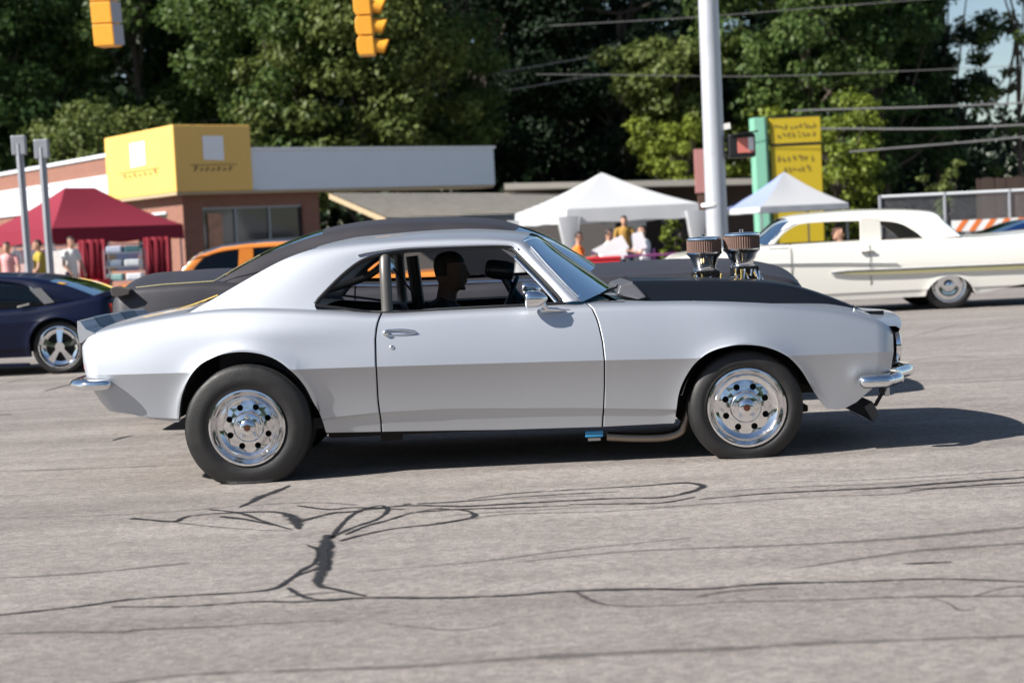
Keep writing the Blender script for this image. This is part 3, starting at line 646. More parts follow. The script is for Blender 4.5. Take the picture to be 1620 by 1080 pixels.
    zf = at(1395, 600, .1)[2]; xb0 = at(1357, 600, .02)[0]; xb1 = at(1428, 600, .15)[0]-.055; xbm = at(1441, 582, .9)[0]-.10
    half = [(xb0, .022), (xb0+.05, .014), (xb0+.14, .016), (xb1-.07, .035), (xb1-.02, .085), (xb1+.008, .16), (xb1+.03, .35), (xbm-.005, .62), (xbm, YC)]
    PL = [(x, y, zf) for x, y in half]+[(x, 2*YC-y, zf) for x, y in half[-2::-1]]
    PL = spl(PL, 3); bumper([tuple(p) for p in PL], [(-o, z) for o, z in sec][::-1], chrome, 'front_bumper') if False else bumper([tuple(p) for p in PL], sec, chrome, 'front_bumper')
    zq = at(150, 607, .1)[2]; xq0 = at(176, 607, .02)[0]; xq1 = at(133, 606, .12)[0]
    half = [(xq0, .022), (xq0-.03, .014), (xq0-.09, .016), (xq1+.04, .03), (xq1, .08), (xq1-.03, .16), (xq1-.04, .4), (xq1-.04, .7), (xq1-.042, YC)]
    PL = [(x, 2*YC-y, zq) for x, y in half]+[(x, y, zq) for x, y in half[-2::-1]]
    bumper([tuple(p) for p in spl(PL, 3)], [(o, z*.85) for o, z in sec], chrome, 'rear_bumper')
    # lower valance pan and grille panel in front
    xg = at(1417, 545, .12)[0]
    mm = MB(); mm.box((xg+.012, YC, at(1417, 548, .3)[2]), (.05, 1.36, .17)); mm.obj('grille', blackm, root, bevel=.012)
    for i in range(5):
        mm = MB(); mm.box((xg+.042, YC, at(1417, 548, .3)[2]-.07+.035*i), (.012, 1.1, .008)); mm.obj('grille_bar', steel, root)
    for sg in (-1, 1):
        mm = MB(); yy = YC+sg*.62; zz = at(1417, 546, .3)[2]
        mm.lathe([(.085, xg+.03), (.088, xg+.055), (.078, xg+.058), (.0, xg+.062)], (0, yy, zz), 'x', 24); mm.obj('headlight', lens_w, root, 40)
        mm = MB(); mm.lathe([(.095, xg+.025), (.098, xg+.05), (.088, xg+.056), (.084, xg+.05)], (0, yy, zz), 'x', 24); mm.obj('headlight_bezel', chrome, root, 40)
        mm = MB(); mm.box((xg-.005, YC+sg*.50, at(1410, 592, .3)[2]-.10), (.03, .16, .055)); mm.obj('turn_signal', lens_w, root, bevel=.008)
        mm = MB(); mm.box((x_tail-.006, YC+sg*.50, at(128, 570, .3)[2]), (.03, .40, .10)); mm.obj('tail_light', red_lens, root, bevel=.01)
    # hood lip that overhangs the grille
    L = [at(1404, 511, .16), at(1418, 517, .16), at(1424, 514, .2)]
    zl = at(1418, 519, .14)[2]; lip = []
    ys = np.linspace(.14, 2*YC-.14, 25)
    V = []
    for y in ys:
        q = 1-abs((y-YC)/(YC-.14))**2; xo = xg+.02+.125*q; z = zl+.052*q
        V += [(xg-.10, y, z+.02*q+.018), (xo-.01, y, z+.012), (xo+.012, y, z-.004), (xo, y, z-.028), (xg-.06, y, z-.03)]
    Fc = [(i*5+j, i*5+j+1, (i+1)*5+j+1, (i+1)*5+j) for i in range(24) for j in range(4)]
    mesh_obj('hood_lip', V, Fc, silver, root, 40)
    # ---- black cowl scoop on the hood
    sc = spl([at(u, v, .46)[[0, 2]] for u, v in [(1001, 444.5), (1040, 444), (1097, 444), (1160, 444.5), (1215, 447), (1255, 452.5), (1297, 464), (1335, 477.5), (1372, 493), (1402, 512)]], 4)
    V = []; n = len(sc)
    for i, (x, z) in enumerate(sc):
        t = i/(n-1); hw = .47-.08*t; zb_ = .76; r_ = .03
        V += [(x, YC-hw-.02, zb_), (x, YC-hw, z-r_), (x, YC-hw+.008, z-.010), (x, YC-hw+.03, z), (x, YC-hw*.5, z+.012), (x, YC, z+.016), (x, YC+hw*.5, z+.012), (x, YC+hw-.03, z), (x, YC+hw-.008, z-.010), (x, YC+hw, z-r_), (x, YC+hw+.02, zb_)]
    Fc = [(i*11+j, i*11+j+1, (i+1)*11+j+1, (i+1)*11+j) for i in range(n-1) for j in range(10)]
    mesh_obj('hood_scoop', V, [f[::-1] for f in Fc]+[tuple(range(11))], satin_black, root, 60)
    # rear lip of the scoop: the raised grey mouth behind it
    A = [at(1001, 444.8, .46), at(1024, 470, .42), at(1010, 474, .42), at(976, 466, .46), at(980, 452, .46)]
    V = [(p[0], p[1], p[2]) for p in A]; mm = MB(); mm.prism(V, .94); mm.obj('cowl_panel', mat('cowl_grey', (.10, .10, .11), .4, .4), root, bevel=.01)
    hp = at(1345, 491, .42)
    for sg in (-1, 1):
        mm = MB(); yy = YC+sg*(YC-.30); mm.lathe([(.022, hp[2]-.02), (.022, hp[2]-.008), (.008, hp[2]-.006), (.007, hp[2]+.018), (.0, hp[2]+.02)], (hp[0], yy, 0), 'z', 12)
        mm.tube([(hp[0]-.025, yy, hp[2]+.008), (hp[0]+.03, yy, hp[2]+.012)], .004, 6); mm.obj('hood_pin', chrome, root, 40)
    # wiper
    wp_ = [at(947, 468, .55), at(966, 457, .6), at(985, 452, .62), at(1000, 462, .6)]
    mm = MB(); mm.tube(wp_, .007, 6); mm.tube([at(975, 452, .6), at(995, 464, .6)], .012, 6); mm.obj('wiper', blackm, root, 50)
    # ---- two intake stacks
    for (u0_, u1_, vt, vb, vn, ul, ur) in ((1086.5, 1140, 377.5, 401, 425, 1098, 1133), (1144.5, 1200.5, 370.5, 395, 418, 1160, 1195)):
        ct = at((u0_+u1_)/2, vt, YC); cb = at((u0_+u1_)/2+1.0, vb, YC); cn = at((ul+ur)/2, vn, YC); rf = (at(u1_, vt, YC)-at(u0_, vt, YC))[0]/2*1.04; rn_ = (at(ur, vn, YC)-at(ul, vn, YC))[0]/2
        x = ct[0]; zt, zb2, zn = ct[2], cb[2], cn[2]; xo = cn[0]
        mm = MB(); k = 96; V = []; Fc = []
        for j in range(k):                                   # pleated gauze
            a = 2*math.pi*j/k; r = rf*(.985 if j % 2 else .945)
            V += [(x+r*math.cos(a), YC+r*math.sin(a), zb2+.006), (x+r*math.cos(a), YC+r*math.sin(a), zt-.008)]
        Fc = [(2*j, 2*((j+1) % k), 2*((j+1) % k)+1, 2*j+1) for j in range(k)]
        stack = bpy.data.objects.new('air_intake', None); COL.objects.link(stack); stack.parent = root; stack.location = Vector((x, YC, zn))-worldloc(root); stack.empty_display_size = .1
        mm.add(V, Fc); mm.obj('air_filter', filt_m, stack)
        mm = MB(); mm.lathe([(.0, zt+.012), (rf*.3, zt+.012), (rf*.9, zt+.008), (rf*1.0, zt+.002), (rf*1.01, zt-.006), (rf*.97, zt-.012)], (x, YC, 0), 'z', 40); mm.lathe([(.0, zt+.03), (.012, zt+.028), (.012, zt+.01)], (x, YC, 0), 'z', 10); mm.obj('filter_lid', chrome, stack, 40)
        mm = MB(); prof = [(rf*.97, zb2+.010), (rf*1.01, zb2+.006), (rf*1.01, zb2-.002), (rf*.93, zb2-.010), (rf*.80, zb2-.026), (rf*.72, zb2-.05), (rn_*1.0, zn+.02), (rn_*1.0, zn), (rn_*1.12, zn-.004), (rn_*1.12, zn-.016)]
        mm.lathe(prof, (x, YC, 0), 'z', 40); mm.obj('velocity_stack', alu, stack, 40)
        mm = MB(); mm.box((xo, YC, zn-.045), (rn_*2.3, .19, .07)); mm.box((xo, YC, zn-.13), (rn_*2.5, .24, .13)); mm.tube([(xo-rn_*1.3, YC-.10, zn-.08), (xo+rn_*1.3, YC-.10, zn-.07)], .012, 8); mm.obj('carburetor', mat('carb_dark', (.03, .028, .025), .3, .9, bump=.6, bscale=60), stack, bevel=.012)
        for q in range(14):
            a = np.array((xo-rn_*1.25+rn_*2.5*random.random(), YC-.125-.02*random.random(), zn-.015-.06*random.random())); mm = MB()
            mm.tube([a, a+np.array((random.uniform(-.02, .03), -.012, -.03-.04*random.random()))], random.uniform(.004, .008), 8); mm.obj('linkage', chrome if q % 3 else brass_m, stack, 50)
    x0_, x1_ = at(1115, 440, .84), at(1180, 432, .84)
    mm = MB(); mm.tube(spl([x0_, (x0_+x1_)/2+np.array((0, -.02, -.02)), x1_], 5), .008, 8); mm.obj('fuel_line', chrome, root, 60)
    mm = MB(); c = at(1143, 446, YC); mm.box((c[0], YC, c[2]-.10), (.50, .30, .16)); mm.obj('intake_manifold', alu, root, bevel=.02)
    # ---- rear spoiler
    def sp(u, v, Y): return at(u, v, Y)
    A = [sp(126, 543, .10), sp(122.5, 525, .10), sp(122, 507.5, .10), sp(127, 509, .10), sp(136, 521, .10), sp(150, 527, .10), sp(152, 531, .10), sp(138, 536, .10)]
    V = []; k = len(A); ys = np.linspace(.10, 2*YC-.10, 15)
    for y in ys: V += [(p[0], y, p[2]+.008*(1-((y-YC)/(YC-.1))**2)) for p in A]
    Fc = [(i*k+j, i*k+(j+1) % k, (i+1)*k+(j+1) % k, (i+1)*k+j) for i in range(14) for j in range(k)]+[tuple(range(k))[::-1], tuple(14*k+j for j in range(k))]
    mesh_obj('rear_spoiler', V, Fc, silver, root, 35)
    st = mat('blue_grey_stripe', (.10, .14, .20), .35, .2)
    for (ya, yb) in ((.42, .78), (1.06, 1.42)):            # two dark stripes run over the deck and spoiler
        Q = [A[2]+np.array((0, 0, .003)), A[3]+np.array((.002, 0, .004)), A[4]+np.array((0, 0, .005)), A[5]+np.array((0, 0, .005))]
        mesh_obj('deck_stripe', [(p[0], y, p[2]+.008*(1-((y-YC)/(YC-.1))**2)-.001) for y in (ya, (ya+yb)/2, yb) for p in Q], [(i*4+j, i*4+j+1, (i+1)*4+j+1, (i+1)*4+j) for i in range(2) for j in range(3)], st, root)
    mm = MB(); tr = spl([at(u, v, .62) for u, v in [(225, 505), (262, 494), (305, 482), (345, 467)]], 4); mm.tube(tr, .009, 6); mm.obj('rear_gold_line', brass_m, root, 60)  # thin brass-coloured line along the rear deck edge
    # ---- door furniture
    yd = .03
    c0 = at(606, 527, yd)[[0, 2]]; c1 = at(656, 525, yd)[[0, 2]]
    ydr = YC-.905+.045
    def yy_at(u, v, off):      # stand just off the door skin
        p = at(u, v, .03); i = int(np.argmin(abs(out['S']-p[0]))); return YC-out['wid'](i, p[2])-off
    mm = MB(); y0 = yy_at(630, 526, .0)
    P = [at(u, v, y0-.004) for u, v in [(608, 524), (616, 522), (640, 521.5), (658, 525), (640, 529), (618, 530.5), (608, 530)]]
    mm.tube([*spl(P, 4, True), spl(P, 4, True)[0]], .0055, 8); hdl = mm.obj('door_handle', chrome, root, 60)
    p = at(611, 527, y0-.012); mm = MB(); mm.lathe([(.0, p[1]-.010), (.012, p[1]-.009), (.0155, p[1]), (.0165, p[1]+.02)], (p[0], 0, p[2]), 'y', 18); mm.obj('push_button', chrome, root, 40)
    p = at(620, 549.5, yy_at(620, 549.5, .0)); mm = MB(); mm.lathe([(.0, p[1]-.007), (.009, p[1]-.006), (.013, p[1]-.002), (.014, p[1]+.006)], (p[0], 0, p[2]), 'y', 18); mm.obj('door_lock', chrome, root, 40)
    # side mirrors
    for sg in (-1, 1):
        ym = .03; h = np.array(at(846, 473, ym)); mm = MB()
        prof = [(-.058, .001), (-.055, .024), (-.05, .042), (-.046, .046), (-.02, .047), (.02, .043), (.05, .028), (.068, .01), (.072, .001)]
        n = 20; V = []; Fc = []
        for (dx, r) in prof:
            for j in range(n): a = 2*math.pi*j/n; V.append((h[0]+dx, ym+r*.95*math.cos(a), h[2]+r*1.05*math.sin(a)+.0*dx))
        for i in range(len(prof)-1):
            for j in range(n): Fc.append((i*n+j, i*n+(j+1) % n, (i+1)*n+(j+1) % n, (i+1)*n+j))
        mm.add(V, Fc); s1, s2, s3 = at(858, 480, ym+.01), at(866, 489, .05), at(902, 490, .075)
        mm.tube([s1, s2, (s2+s3)/2], [.016, .013, .012], 10); mm.tube([at(855, 490.5, .05), at(880, 490.5, .06), s3], [.012, .010, .003], 8)
        if sg > 0: mm.V = [(x, 2*YC-y, z) for x, y, z in mm.V]
        mm.obj('side_mirror', chrome, root, 45)
    # ---- under the car
    xu0, xu1 = at(180, 660, .2)[0], at(1390, 650, .2)[0]
    mm = MB(); mm.box((at(785, 690, .2)[0], YC, .245), (at(1060, 690, .2)[0]-at(520, 690, .2)[0]-.02, 1.36, .09)); mm.box((at(860, 690, .2)[0], YC, .36), (at(1340, 650, .2)[0]-at(380, 650, .2)[0], 1.0, .10)); mm.obj('floor_pan', under_m, root, bevel=.02)
    mm = MB(); mm.box((at(620, 690, .3)[0], .30, .205), (.12, .10, .07)); mm.obj('frame_rail', under_m, root)
    mm = MB(); mm.tube(spl([at(u, v, .22) for u, v in [(960, 690), (1000, 692), (1050, 691), (1075, 683), (1084, 668), (1090, 645)]], 6), .027, 12); mm.obj('header_pipe', mat('exhaust_steel', (.30, .25, .21), .35, 1), root, 60)
    mm = MB(); p = at(940, 686, .16); mm.box((p[0], p[1], p[2]), (.10, .02, .035)); mm.obj('blue_clamp', mat('blue_clamp', (.03, .22, .42), .4), root, bevel=.004)
    mm = MB(); p = at(940, 693, .17); mm.box((p[0], p[1], p[2]-.004), (.07, .03, .016)); mm.obj('exhaust_bracket', steel, root)
    p0, p1, p2, p3 = at(1366, 643, .5), at(1380, 634, .5), at(1392, 655, .5), at(1382, 668, .5)
    mm = MB(); mm.prism([p0, p1, p2, p3], .84); mm.obj('air_dam', mat('grey_plastic', (.12, .12, .125), .5), root, bevel=.006)
    mm = MB(); mm.tube([at(1346, 650, .45), at(1372, 664, .45)], .006, 6); mm.tube([at(1385, 640, .45), at(1401, 612, .3)], .012, 6); mm.obj('dam_strut', steel, root)
    mm = MB(); p = at(1283, 650, .5); mm.box((p[0]-.05, YC, p[2]+.02), (.06, .9, .04)); mm.obj('crossmember', under_m, root, bevel=.01)
    # ---- wheels
    for (u, v, Rt, rim, wd, dp) in ((391, 676.5, .350, .2055, .36, .075), (1181.5, 644.5, .320, .213, .21, .06)):
        for sg in (-1, 1):
            yw = -.005 if u < 800 else .04; cc = at(u, v, yw); c = (cc[0], yw if sg < 0 else 2*YC-yw, cc[2])
            wheel(root, c, Rt, wd, rim, sg, 'holes', alu, dp, flat=.006)
    mm = MB(); cc = at(391, 676.5, .055); mm.tube([(cc[0], .4, cc[2]), (cc[0], 1.44, cc[2])], .05, 12); mm.lathe([(.05, -.16), (.13, -.05), (.13, .05), (.05, .16)], (cc[0], YC, cc[2]), 'y', 16); mm.obj('rear_axle', under_m, root, 50)
    return root, out
CAR, CAR_OUT = silver_coupe()
# ------------------------------------------------------------------ the other cars
def simple_car(name, label, Yn, W, paint, x_rear_px, top_px, crease_px, zbase, arches_px, Rt, rim_r, pairs, wf, ib, ifr, crown, open_px, prof=(.12, .3, .1, .1), rear_g=tinted, front_g=tinted, pane=tinted,
               style='spokes', rim_m=None, group=None, rt=.1, rn=.14, door=None, crn=.04, rr=.05, roof_paint=None, step=.045, arch_k=1.08, zt=None, flare=.015, arch_dz=0, wheel_in=.05, zr_off=.10):
    yc = Yn+W; top = px(top_px, Yn+.10); x0, x1 = top[0, 0], top[-1, 0]
    base = ((x0+x1)/2, yc, 0); root = empty(name, base, label, 'car', group)
    arches = [(at(u, 500, Yn)[0], Rt*.97+arch_dz, Rt*arch_k) for u in arches_px]
    bot = np.array(arch_bot(x0, x1, zbase, arches, zt)); zs = smooth_tab(top); zc = lerp_tab(px(crease_px, Yn)) if crease_px else (lambda x: .62)
    T = dict(yc=yc, bot=bot, x0=x0, x1=x1, zc=zc, zs=zs, zr=lambda x: zbase+zr_off, zd=lambda x: zbase+zr_off*.4, W=smooth_tab([(x0, W-.05), (x0+.5, W-.01), ((x0+x1)/2, W-.01), (x1-.5, W-.01), (x1, W-.06)]),
             crown=lambda s: crn, rt=rt, rn=rn, open=(at(open_px[0], 400, Yn)[0], at(open_px[1], 400, Yn)[0]), arches=arches, flare=flare, warp=[], zwell=zbase+.01, sill=1, rr=rr, prof=prof)
    d = dict(s0=at(door[0], 450, Yn)[0], s1=at(door[1], 450, Yn)[0]) if door else None
    out = body_shell(root, T, paint, step=step, door=d)
    gh = greenhouse(root, yc, pairs, wf, ib, ifr, roof_paint or paint, crown, rear_g, front_g, pane, sub=4, side_n=4)
    mm = MB(); mm.box(((x0+x1)/2, yc, zbase+.12), (x1-x0-.3, 2*W-.25, .12)); mm.obj('floor_pan', under_m, root)
    oa, ob = T['open']
    for sg in (-1, 1):
        mm = MB(); mm.box(((oa+ob)/2, yc+sg*(W-.22), .62), (ob-oa+.1, .05, .55)); mm.obj('door_card', dark_in, root)
    for xs in ((oa+ob)/2-.35, (oa+ob)/2+.45):
        mm = MB(); mm.box((xs, yc, .62), (.16, 2*W-.55, .72)); mm.box((xs+.2, yc, .42), (.45, 2*W-.55, .16)); mm.obj('seat', dark_in, root, bevel=.03)
    for (ax, az, ar) in arches:
        for sg in (-1, 1):
            yw = yc+sg*(W-wheel_in); wheel(root, (ax, yw, Rt-.008), Rt, .22, rim_r, sg, style, rim_m or alu, .05, flat=.004)
    return root, yc, gh, out, T

# --- dark grey fastback in the next lane, heading right
YM = 2.75
def wfm(z, x): return .78-.62*(z-1.0) if z > 1.0 else .78
pairs = [((420, 452), (338, 449)), ((445, 432), (372, 428)), ((470, 417), (412, 406)), ((505, 402), (455, 388)), ((550, 389), (510, 370)), ((605, 379), (575, 358)), ((665, 374), (650, 353)), ((720, 374), (722, 352.5)), ((760, 379), (778, 356)), ((784, 388), (812, 367)), ((812, 408), (848, 385)), ((842, 432), (884, 411)), ((862, 448), (918, 438))]
MUST, ycm, ghm, outm, TM = simple_car('fastback_car', 'flat dark grey fastback car directly behind the silver car', YM, .91, dark_grey, None,
    [(174, 486), (178, 470), (205, 456), (260, 451), (330, 447), (420, 450), (560, 455), (700, 452), (850, 444), (960, 438), (1040, 433), (1120, 430), (1190, 431), (1240, 438), (1266, 447), (1276, 458)],
    [(174, 545), (600, 528), (1280, 508)], .24, (352, 1095), .34, .19, pairs, wfm, 4, 9,
    lambda t: (np.interp(t, [0, 4, 7, 9, 12], [.03, .045, .05, .045, .06]), np.interp(t, [0, 4, 8, 9, 12], [-.05, -.02, .03, .07, .18])), (430, 935), door=(560, 905), crn=.09, rear_g=tinted, front_g=shield, pane=None, prof=(.10, .25, .1, .1))
for sg in (-1, 1):
    mm = MB(); p = at(186, 462, YM+.05); q = at(205, 456, YM+.1)
    mm.prism([at(u, v, YM+.02) for u, v in [(174, 455), (184, 453), (206, 458), (204, 466), (186, 470), (176, 468)]], .14)
    if sg > 0: mm.V = [(x, 2*ycm-y, z) for x, y, z in mm.V]
    mm.obj('tail_light', mat('smoked_lens', (.12, .11, .11), .2, .5), MUST, bevel=.008)
mm = MB(); zq = .55; xq = at(174, 500, YM)[0]
mm.tube([(xq+.25, YM+.03, zq), (xq+.02, YM+.04, zq), (xq-.05, YM+.2, zq), (xq-.07, ycm, zq), (xq-.05, 2*ycm-YM-.2, zq), (xq+.02, 2*ycm-YM-.04, zq)], .045, 10); mm.obj('rear_bumper', chrome, MUST, 60)
xq = at(1276, 470, YM)[0]; mm = MB()
mm.tube([(xq-.3, YM+.03, zq), (xq-.02, YM+.06, zq), (xq+.05, YM+.25, zq), (xq+.09, ycm, zq), (xq+.05, 2*ycm-YM-.25, zq), (xq-.02, 2*ycm-YM-.06, zq)], .045, 10); mm.obj('front_bumper', chrome, MUST, 60)
mm = MB(); mm.tube([at(u, v, YM+.14) for u, v in [(215, 455), (260, 450), (338, 445)]], .006, 6); mm.tube([at(u, v, YM+.16) for u, v in [(338, 445), (372, 425), (412, 403)]], .004, 6); mm.obj('deck_gold_line', gold_trim, MUST, 60)  # thin gold-coloured lines along the tail and rear pillar
mm = MB(); mm.tube([at(u, v, YM+.13) for u, v in [(420, 449), (600, 452), (760, 446), (862, 443)]], .012, 6); mm.obj('belt_trim', chrome, MUST, 60)
# bulged hood centre
V = []; hs = [at(u, v, YM+.5)[[0, 2]] for u, v in [(975, 432), (1000, 422), (1060, 419.5), (1140, 419.5), (1205, 423), (1245, 433), (1262, 441)]]
for x, z in hs: V += [(x, YM+.42, z-.10), (x, YM+.5, z-.01), (x, YM+.62, z+.004), (x, ycm, z+.01), (x, 2*ycm-YM-.62, z+.004), (x, 2*ycm-YM-.5, z-.01), (x, 2*ycm-YM-.42, z-.10)]
mesh_obj('hood_bulge', V, [(i*7+j, (i+1)*7+j, (i+1)*7+j+1, i*7+j+1)[::-1] for i in range(len(hs)-1) for j in range(6)], dark_grey, MUST, 50)
mm = MB(); c = at(868, 436, YM-.02); mm.lathe([(.001, -.06), (.03, -.055), (.045, -.04), (.042, .02), (.015, .08)], (c[0], c[1], c[2]), 'x', 16); mm.tube([(c[0]+.02, c[1], c[2]-.03), (c[0]+.05, c[1]+.1, c[2]-.10)], .012, 6); mm.obj('side_mirror', chrome, MUST, 45)

# --- dark blue coupe at the left, heading left
YB = 9.55
def wfb(z, x): return .80-.60*(z-.95) if z > .95 else .80
pairs = [((-170, 477), (-215, 484)), ((-140, 462), (-168, 462)), ((-105, 450), (-120, 447)), ((-60, 444), (-70, 439)), ((-10, 445), (-10, 438)), ((35, 450), (45, 440)), ((58, 460), (78, 445)), ((72, 471), (110, 453)), ((82, 480), (152, 469))]
BLUE, ycb, ghb, outb, TB = simple_car('blue_coupe', 'dark navy blue coupe with bright spoked wheels at the left edge', YB, .92, navy, None,
    [(-420, 520), (-400, 505), (-320, 497), (-215, 488), (-60, 492), (40, 488), (100, 478), (145, 469), (165, 466), (174, 470), (178, 480)],
    [(-420, 540), (180, 500)], .21, (-330, 89), .315, .232, pairs, wfb, 2, 6,
    lambda t: (np.interp(t, [0, 4, 8], [.05, .04, .03]), np.interp(t, [0, 2, 5, 8], [-.15, -.06, .02, .04])), (-215, 95), style='spokes', rim_m=chrome, crn=.02, prof=(.2, .2, .06, .15), rr=.06, zt=(.25, .30), flare=.02)
mm = MB(); mm.prism([at(u, v, YB+.12) for u, v in [(140, 470), (168, 460), (180, 463), (180, 467), (165, 471)]], 1.6); mm.obj('rear_spoiler', navy, BLUE, bevel=.01)
mm = MB(); mm.prism([at(u, v, YB+.03) for u, v in [(-420, 586), (46, 574), (46, 580), (-420, 594)]], .05); mm.obj('side_skirt', navy, BLUE, bevel=.01)
mm = MB(); mm.prism([at(u, v, YB+.10) for u, v in [(46, 457), (64, 455), (86, 478), (70, 481)]], .01); mm.obj('quarter_louver', mat('louver_grey', (.16, .16, .17), .5, .3), BLUE)
mm = MB(); mm.prism([at(u, v, YB+.02) for u, v in [(27, 484), (46, 479), (46, 482), (27, 487)]], .02); mm.obj('door_handle', chrome, BLUE)
for sg in (-1, 1):
    p = at(176, 488, YB+.2); mm = MB(); mm.box((p[0]+.01, ycb+sg*.55, p[2]), (.03, .5, .12)); mm.obj('tail_light', red_lens, BLUE)

# --- cream sedan at the right, heading left
YW = 14.1
def wfw(z, x): return .80-.45*(z-.95) if z > .95 else .80
pairs = [((1226, 386), (1214, 388)), ((1240, 370), (1230, 371)), ((1262, 356), (1252, 349)), ((1300, 351.5), (1292, 341)), ((1358, 349.5), (1358, 336)), ((1400, 350), (1400, 334.5)), ((1425, 354), (1440, 334.5)), ((1446, 365), (1478, 338)), ((1458, 374), (1494, 352)), ((1464, 379), (1520, 374))]
WHITE, ycw, ghw, outw, TW = simple_car('cream_sedan', 'cream 1950s sedan with a gold side stripe at the right', YW, .96, cream, None,
    [(1062, 423), (1068, 413), (1085, 405), (1150, 397), (1200, 391), (1300, 385), (1400, 380), (1500, 377), (1560, 375), (1620, 370), (1660, 366), (1690, 366), (1702, 372)],
    [(1060, 419), (1300, 419), (1440, 417), (1710, 409)], .20, (1165, 1506), .345, .235, pairs, wfw, 2, 7,
    lambda t: (np.interp(t, [0, 4, 9], [.04, .05, .03]), np.interp(t, [0, 2, 3, 6, 9], [-.16, -.07, -.04, .04, .12])), (1214, 1525), style='cap', rim_m=chrome, crn=.04, prof=(.05, .35, .02, .12), rear_g=clear_g, front_g=tinted, pane=None, rr=.07, rn=.12, arch_k=1.05, arch_dz=-.22, flare=.012, wheel_in=.10, step=.06, zt=(.28, .42))
for P in ([(1340, 352, 1360, 379)],):
    mm = MB(); mm.prism([at(u, v, YW+.19) for u, v in [(1361, 345), (1392, 345), (1394, 381), (1362, 382.5)]], .06); mm.obj('door_pillar', cream, WHITE)
    mm = MB(); mm.prism([at(u, v, 2*ycw-YW-.19) for u, v in [(1366, 345), (1390, 345), (1392, 381), (1368, 382.5)]], .06); mm.obj('door_pillar', cream, WHITE)
V = spl([at(u, v, YW+.0) for u, v in [(1315, 432), (1345, 428.5), (1420, 425.5), (1500, 422), (1620, 417), (1700, 413)]], 4); V2 = spl([at(u, v, YW+.0) for u, v in [(1315, 433), (1345, 435), (1420, 434), (1500, 431), (1620, 426.5), (1700, 423)]], 4)
mm = MB()
for i in range(len(V)-1): mm.quad(V[i]+np.array((0, -.004, 0)), V[i+1]+np.array((0, -.004, 0)), V2[i+1]+np.array((0, -.004, 0)), V2[i]+np.array((0, -.004, 0)))
mm.obj('side_stripe', gold_trim, WHITE)
for P in (V, V2): mm = MB(); mm.tube([p+np.array((0, -.006, 0)) for p in P], .010, 6); mm.obj('stripe_trim', chrome, WHITE, 60)
mm = MB(); mm.tube([at(u, v, YW-.005) for u, v in [(1080, 419), (1215, 418), (1330, 416.5), (1420, 417)]], .010, 6); mm.obj('side_trim', chrome, WHITE, 60)
mm = MB(); mm.tube([at(u, v, YW+.02) for u, v in [(1070, 390), (1210, 388), (1240, 386)]][1:], .012, 6); mm.tube([at(u, v, YW+.16) for u, v in [(1222, 382), (1236, 366), (1260, 355)]], .014, 6); mm.obj('window_trim', chrome, WHITE, 60)
mm = MB(); mm.prism([at(u, v, YW-.01) for u, v in [(1363, 398), (1383, 396), (1383, 399), (1363, 401)]], .03); mm.obj('door_handle', chrome, WHITE)
for u in (1375, 1250): mm = MB(); mm.tube([at(u, 386, YW+.04), at(u+1, 400, YW+.012), at(u+2, 419, YW-.0035), at(u+3, 445, YW+.015), at(u+3, 452, YW+.03)], .004, 4); mm.obj('door_gap', gap_m, WHITE)
zq = .5; xq = at(1064, 440, YW)[0]; mm = MB(); mm.tube([(xq+.4, YW+.02, zq), (xq+.02, YW+.05, zq), (xq-.1, YW+.3, zq), (xq-.14, ycw, zq), (xq-.1, 2*ycw-YW-.3, zq), (xq+.02, 2*ycw-YW-.05, zq)], .07, 10); mm.obj('front_bumper', chrome, WHITE, 60)
for sg in (-1, 1):
    mm = MB(); p = at(1066, 416, YW+.2); mm.lathe([(.09, p[0]+.02), (.095, p[0]-.02), (.07, p[0]-.035), (.001, p[0]-.045)], (0, ycw+sg*.7, p[2]-.05), 'x', 18); mm.obj('headlight', lens_w, WHITE, 40)

# --- orange coupe behind the fastback's tail and a blue car at the right edge
YO = 17.5
def wfo(z, x): return .78-.5*(z-1.0) if z > 1.0 else .78
black_vinyl = mat('black_vinyl', (.02, .02, .022), .4)
pairs = [((297, 440), (272, 446)), ((312, 418), (290, 425)), ((328, 405), (312, 405)), ((360, 396), (352, 391)), ((420, 390.5), (420, 383)), ((480, 388), (480, 380)), ((530, 390), (540, 381)), ((560, 402), (578, 392)), ((580, 425), (604, 416)), ((590, 438), (622, 436))]
ORG, yco, gho, outo, TO = simple_car('orange_coupe', 'orange coupe with a black roof behind the grey fastback', YO, .9, orange_p, None,
    [(172, 470), (180, 455), (230, 447), (290, 443), (450, 440), (620, 434), (700, 430), (740, 440)], [(170, 480), (740, 465)], .25, (250, 640), .34, .2, pairs, wfo, 3, 6,
    lambda t: (np.interp(t, [0, 4, 9], [.03, .05, .04]), np.interp(t, [0, 3, 6, 9], [-.12, -.03, .04, .15])), (275, 620), style='spokes', crn=.04, rear_g=tinted, front_g=tinted, pane=tinted, step=.07)
r_ = [o for o in ORG.children if o.name.startswith('roof')][0]
mm = MB(); tp = ghm and gho; TVo = gho['TV']; wv = gho['w']
ka = gho['kb']-3; kz = gho['kf']+1
mesh_obj('roof_cover', [(p[0], p[1], p[2]+.006) for p in TVo[ka*wv:(kz+1)*wv]], [(k*wv+j, k*wv+j+1, (k+1)*wv+j+1, (k+1)*wv+j) for k in range(kz-ka) for j in range(wv-1)], black_vinyl, ORG, 179)
mm = MB(); mm.tube([at(u, v, YO+.21) for u, v in [(290, 425), (312, 404), (352, 390), (420, 382.5), (480, 380)]], .016, 6); mm.obj('roof_trim', chrome, ORG, 60)
mm = MB(); mm.prism([at(u, v, YO+.17) for u, v in [(378, 394), (400, 392.5), (402, 440), (376, 441)]], .05); mm.obj('door_pillar', orange_p, ORG)
YR = 21.0
